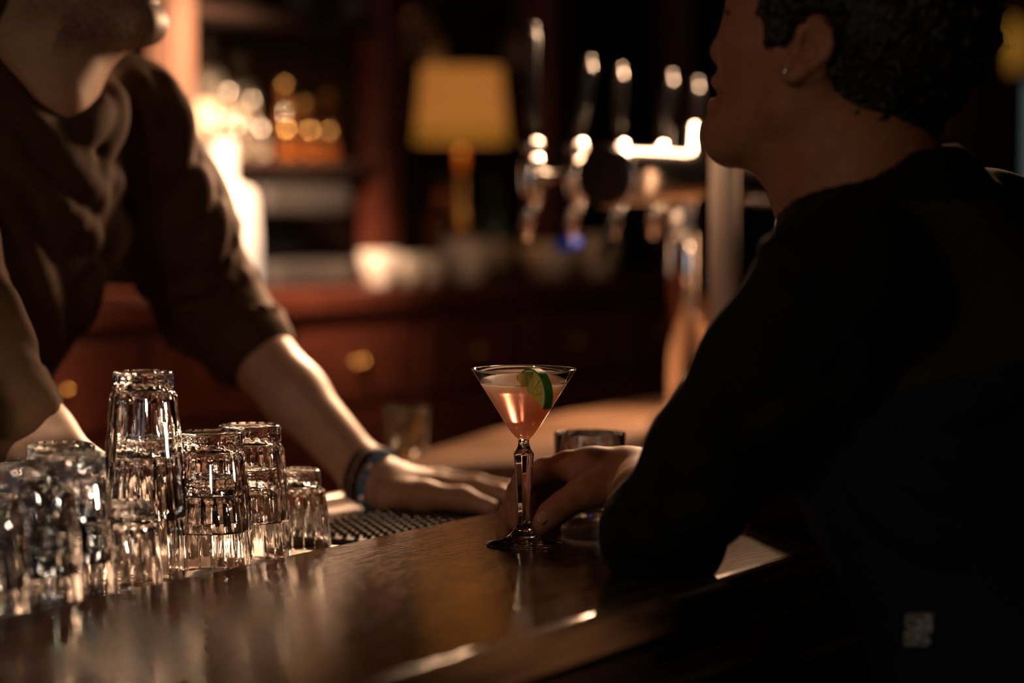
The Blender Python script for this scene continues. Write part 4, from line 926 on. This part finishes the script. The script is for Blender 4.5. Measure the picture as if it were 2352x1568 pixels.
for sg_ in (1, -1):
    ec = Hh(1711, 32, 0.031*sg_)
    eb = lathe_me('eye', [(0, 0.0118)] + [(0.0118*math.sin(a), 0.0118*math.cos(a)) for a in np.linspace(0.25, math.pi-0.2, 12)] + [(0, -0.0118)], 20)
    eb.materials.append(mat('eye_white', (0.45, 0.40, 0.36), 0.15)); eb.materials.append(mat('iris', (0.02, 0.01, 0.006), 0.1))
    for pl_ in eb.polygons: pl_.material_index = 1 if pl_.center.z > 0.0100 else 0
    eo = link('eye', eb); eo.location = ec; eo.rotation_euler = Vector(tuple(fx + 0.15*es*sg_)).to_track_quat('Z', 'Y').to_euler(); world_child(eo, wroot)
    v_ = [Hh(1684, 28, 0.022*sg_), Hh(1674, 27, 0.032*sg_), Hh(1690, 30, 0.043*sg_)]
    lm = []
    for t in np.linspace(0, 1, 9):
        b_ = v_[0]*(1-t)**2 + 2*v_[1]*t*(1-t) + v_[2]*t*t
        lm.append(tube_me('lash', [b_, b_ + fx*0.006 - uz_*0.0015 + es*sg_*0.003*(t-0.5), b_ + fx*0.010 + uz_*0.0015 + es*sg_*0.006*(t-0.5)], [0.0005, 0.0004, 0.0001], 5))
    world_child(link('eyelashes', join_me('eyelashes', lm), 'hair'), wroot)
    world_child(link('eyebrow', tube_me('eyebrow', [Hh(1704, -22, 0.014*sg_), Hh(1702, -34, 0.026*sg_), Hh(1716, -36, 0.040*sg_), Hh(1735, -26, 0.050*sg_)], [0.0022, 0.0034, 0.0030, 0.0014], 10), 'hair'), wroot)
# ear stud, necklace
o = link('ear_stud', lathe_me('ear_stud', [(0, -0.0028), (0.002, -0.002), (0.0028, 0), (0.002, 0.002), (0, 0.0028)], 12), 'chrome'); o.location = Hh(1803, 164, 0.0815); world_child(o, wroot)
# hair
hr = S()
hr.ell(Hh(1985, -45), (0.113, 0.118, 0.090), RH, 0.02)
hr.ell(Hh(2085, 55), (0.066, 0.085, 0.078), RH, 0.03)
hr.cone(Hh(2065, 130), Hh(2075, 285), 0.062, 0.030, 0.03)
hr.cone(Hh(2010, 180, 0.02), Hh(1965, 255, 0.035), 0.045, 0.022, 0.02)
hr.cone(Hh(1935, 120, 0.045), Hh(1905, 200, 0.050), 0.024, 0.013, 0.015)
hr.cone(Hh(1935, 120, -0.045), Hh(1905, 200, -0.050), 0.024, 0.013, 0.015)
for sg_ in (1, -1):
    hr.chain([(Hh(1830, -20, 0.060*sg_), 0.022), (Hh(1785, 60, 0.058*sg_), 0.015), (Hh(1757, 118, 0.054*sg_), 0.006)], 0.015)
    hr.ell(Hh(1862, 118, 0.082*sg_), (0.026, 0.034, 0.022), RH, 0.006, -1)
hr.ell(Hh(1700, 60), (0.060, 0.115, 0.075), RH, 0.02, -1)
# curls: small rings scattered over the hair
rng = np.random.RandomState(3); base = S(); base.p = list(hr.p)
lo_, hi_ = base.bounds(); Xr = lo_ + rng.rand(60000, 3)*(hi_-lo_); dv = base.ev(Xr); Xr = Xr[np.abs(dv) < 0.0022][:480]
crl = S()
for p_ in Xr:
    r_ = 0.0035 + 0.004*rng.rand(); a = rng.randn(3); a /= np.linalg.norm(a); b__ = np.cross(a, rng.randn(3)); b__ /= np.linalg.norm(b__)
    pts_ = [(p_ + (a*math.cos(t) + b__*math.sin(t))*r_, 0.0017) for t in np.linspace(0, 4.2, 4)]
    hr.chain(pts_, 0.0035)
hobj = world_child(link('hair', sdf_mesh('hair', hr, 0.0024, N=8, mg=0.012), 'hair'), wroot)
# loose hairs along the back of the head
bm = None
cu = bpy.data.curves.new('loose_hairs', 'CURVE'); cu.dimensions = '3D'; cu.bevel_depth = 0.00014; cu.bevel_resolution = 0
for p_ in Xr[::2]:
    if (p_-HO) @ ex > -0.05: continue
    nrm_ = p_ - Hh(1985, 0); nrm_ /= np.linalg.norm(nrm_); tg = np.cross(nrm_, rng.randn(3)); tg /= np.linalg.norm(tg)
    sp_ = cu.splines.new('POLY'); sp_.points.add(7); L_ = 0.008 + 0.010*rng.rand()
    for i in range(8):
        q = p_ + nrm_*L_*math.sin(i/7*2.2) + tg*L_*(1-math.cos(i/7*3.0))*0.6
        sp_.points[i].co = (*q, 1)
o = link('loose_hairs', cu, None); cu.materials.append(M['hair']); world_child(o, wroot); o['kind'] = 'stuff'
# cardigan
ca = S(); arm = S(); 
lean = wmid - whip; lean /= np.linalg.norm(lean); R_ = rotm(np.cross(her_left, lean)*(1 if np.cross(her_left, lean) @ wf_ > 0 else -1), her_left)
ca.ell(wmid - lean*0.17 + R_[0]*0.015, (0.120, 0.172, 0.215), R_, 0.02)
ca.ell(wmid - lean*0.15 + R_[0]*0.065, (0.085, 0.130, 0.12), R_, 0.04)
ca.ell(wmid - lean*0.40 + R_[0]*0.01, (0.120, 0.165, 0.22), R_, 0.06)
ca.ell(whip + UP*0.03, (0.145, 0.185, 0.15), R_, 0.06)
nbw = Hh(1990, 410)
ca.cone(nbw - UP*0.050, wls + her_left*-0.012 - UP*0.010, 0.066, 0.060, 0.05).cone(nbw - UP*0.050, wrs - UP*0.010, 0.066, 0.060, 0.05)
ca.cone(Hh(2110, 485), wmid - lean*0.15 - R_[0]*0.06, 0.050, 0.09, 0.05)
ca.cone(Hh(2110, 490), wrs - UP*0.012, 0.056, 0.058, 0.04)
armp = [(wls, 0.066), (P(1778, 860, 1.99), 0.0585), (P(1642, 1045, 2.03), 0.0500), (wel, 0.0450)]
arm.chain(armp, 0.03)
arm.cone(wel, wel + (wwr-wel)*0.24, 0.045, 0.041, 0.02)
ca.chain(armp, 0.035); ca.cone(wel, wel + (wwr-wel)*0.24, 0.045, 0.041, 0.02)
ca.cone(wel - UP*0.012, wel + np.array([0.016, -0.01, -0.012]), 0.0420, 0.040, 0.02)
ca.chain([(wrs, 0.062), (rel_, 0.050), (rel_ + (rwr-rel_)*0.26, 0.041)], 0.04)
arm.chain([(wrs, 0.062), (rel_, 0.050), (rel_ + (rwr-rel_)*0.32, 0.043)], 0.04)
base = S(); base.p = list(ca.p)
for fl in ([(1690, 1195), (1640, 1215), (1570, 1225)], [(1660, 1150), (1600, 1180), (1520, 1185)], [(1740, 560), (1800, 590), (1880, 640)], [(1900, 900), (1800, 960), (1700, 1010)], [(1990, 800), (1960, 900), (1900, 1000)],
           [(2000, 1000), (2100, 1100), (2250, 1150)], [(1960, 1080), (2050, 1190), (2180, 1270)], [(2150, 950), (2250, 930), (2340, 880)], [(1420, 1180), (1480, 1230), (1560, 1250)]):
    hp = []
    for (x, y) in resamp(fl, 7):
        h_ = base.hit(x, y, 1.6, 2.5)
        if h_ is not None: ray = h_ - np.array([0, 0, CAMZ]); ray /= np.linalg.norm(ray); hp.append(h_ + ray*0.005)
    n_ = len(hp)
    if n_ > 1: ca.chain([(p_, 0.003 + 0.008*math.sin(math.pi*(0.15+0.7*i/(n_-1)))) for i, p_ in enumerate(hp)], 0.016)
ca.chain([(Hh(1845, 200), 0.03), (Hh(1880, 330), 0.056), (Hh(1960, 412), 0.072)], 0.006, -1)
ca.cone(Hh(1980, 340), Hh(2050, 322), 0.062, 0.050, 0.006, -1)
# keep the sleeve just above the bar top
me = sdf_mesh('cardigan', ca, 0.0040, None)
pts = mesh_pts(me).copy()
over = pts @ np.array([1, 0, 0])
oo = (pts - B0) @ BN
low = (pts[:, 2] < CT + 0.0015) & (oo > FR - 0.01) & (oo < 0)
pts[low, 2] = CT + 0.0015
me.vertices.foreach_set('co', pts.astype(np.float32).ravel()); me.update()
da = arm.ev(pts.astype(float)); isarm = da < 0.022
front = ((pts - wmid) @ wf_) > 0.03
for k_ in ('knit_black', 'knit_olive', 'knit_navy'): me.materials.append(M[k_])
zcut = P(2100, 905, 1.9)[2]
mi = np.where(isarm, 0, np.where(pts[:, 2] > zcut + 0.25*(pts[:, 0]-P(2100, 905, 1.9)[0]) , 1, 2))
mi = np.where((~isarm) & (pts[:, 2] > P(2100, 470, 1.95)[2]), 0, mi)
pi = np.empty(len(me.polygons)*4, np.int32); me.loops.foreach_get('vertex_index', pi)
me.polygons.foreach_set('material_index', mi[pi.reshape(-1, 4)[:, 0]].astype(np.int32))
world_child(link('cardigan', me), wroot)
# silver cloth patch on the hip pocket
hp_ = ca.hit(2115, 1445, 1.5, 2.4)
if hp_ is not None:
    gx = ca.hit(2125, 1445, 1.5, 2.4); gz = ca.hit(2115, 1435, 1.5, 2.4)
    v, f = [], []
    for i in range(7):
        for j in range(9):
            x = 2084 + 62*i/6 - 3*j/8; y = 1408 + 74*j/8
            h_ = ca.hit(x, y, 1.5, 2.4); ray = h_ - np.array([0, 0, CAMZ]); ray /= np.linalg.norm(ray); v.append(h_ - ray*0.003)
    for i in range(6):
        for j in range(8): a = i*9+j; f.append((a, a+1, a+10, a+9))
    o = world_child(link('hip_patch', fixn(me_from('hip_patch', v, f)), 'silver_cloth'), wroot); o['label'] = 'small silvery woven patch'
    sm = o.modifiers.new('thick', 'SOLIDIFY'); sm.thickness = 0.003
# trousers and stool
tr = S(); tr.ell(whip - UP*0.03, (0.15, 0.18, 0.12), R_, 0.03)
for sg_ in (1, -1):
    hj = whip + her_left*0.10*sg_ - UP*0.04; kj = hj + wf_*0.24 - UP*0.02; kj = kj + her_left*0.02*sg_; aj = kj - wf_*0.04; aj[2] = 0.36
    tr.chain([(hj, 0.085), (kj, 0.064), (aj, 0.048)], 0.04).chain([(aj - UP*0.02, 0.036), (aj + wf_*0.09 - UP*0.03, 0.03)], 0.02)
world_child(link('trousers', sdf_mesh('trousers', tr, 0.008), 'trousers'), wroot)
stl = empty('bar_stool', 'dark bar stool under the woman', 'stool', (whip[0], whip[1], 0), BANG)
link('seat', lathe_me('seat', [(0, 0.690), (0.17, 0.690), (0.185, 0.70), (0.185, 0.722), (0.17, 0.732), (0, 0.732)], 36), 'trousers', stl)
for sx in (1, -1):
    for sy in (1, -1):
        link('leg', tube_me('leg', [(0.20*sx, 0.20*sy, 0.0), (0.11*sx, 0.11*sy, 0.689)], 0.014, 12), 'dark_wood', stl)
link('foot_ring', tube_me('foot_ring', [(0.243*math.cos(a), 0.243*math.sin(a), 0.27) for a in np.linspace(0, 2*math.pi, 33)], 0.009, 10, False), 'steel', stl)
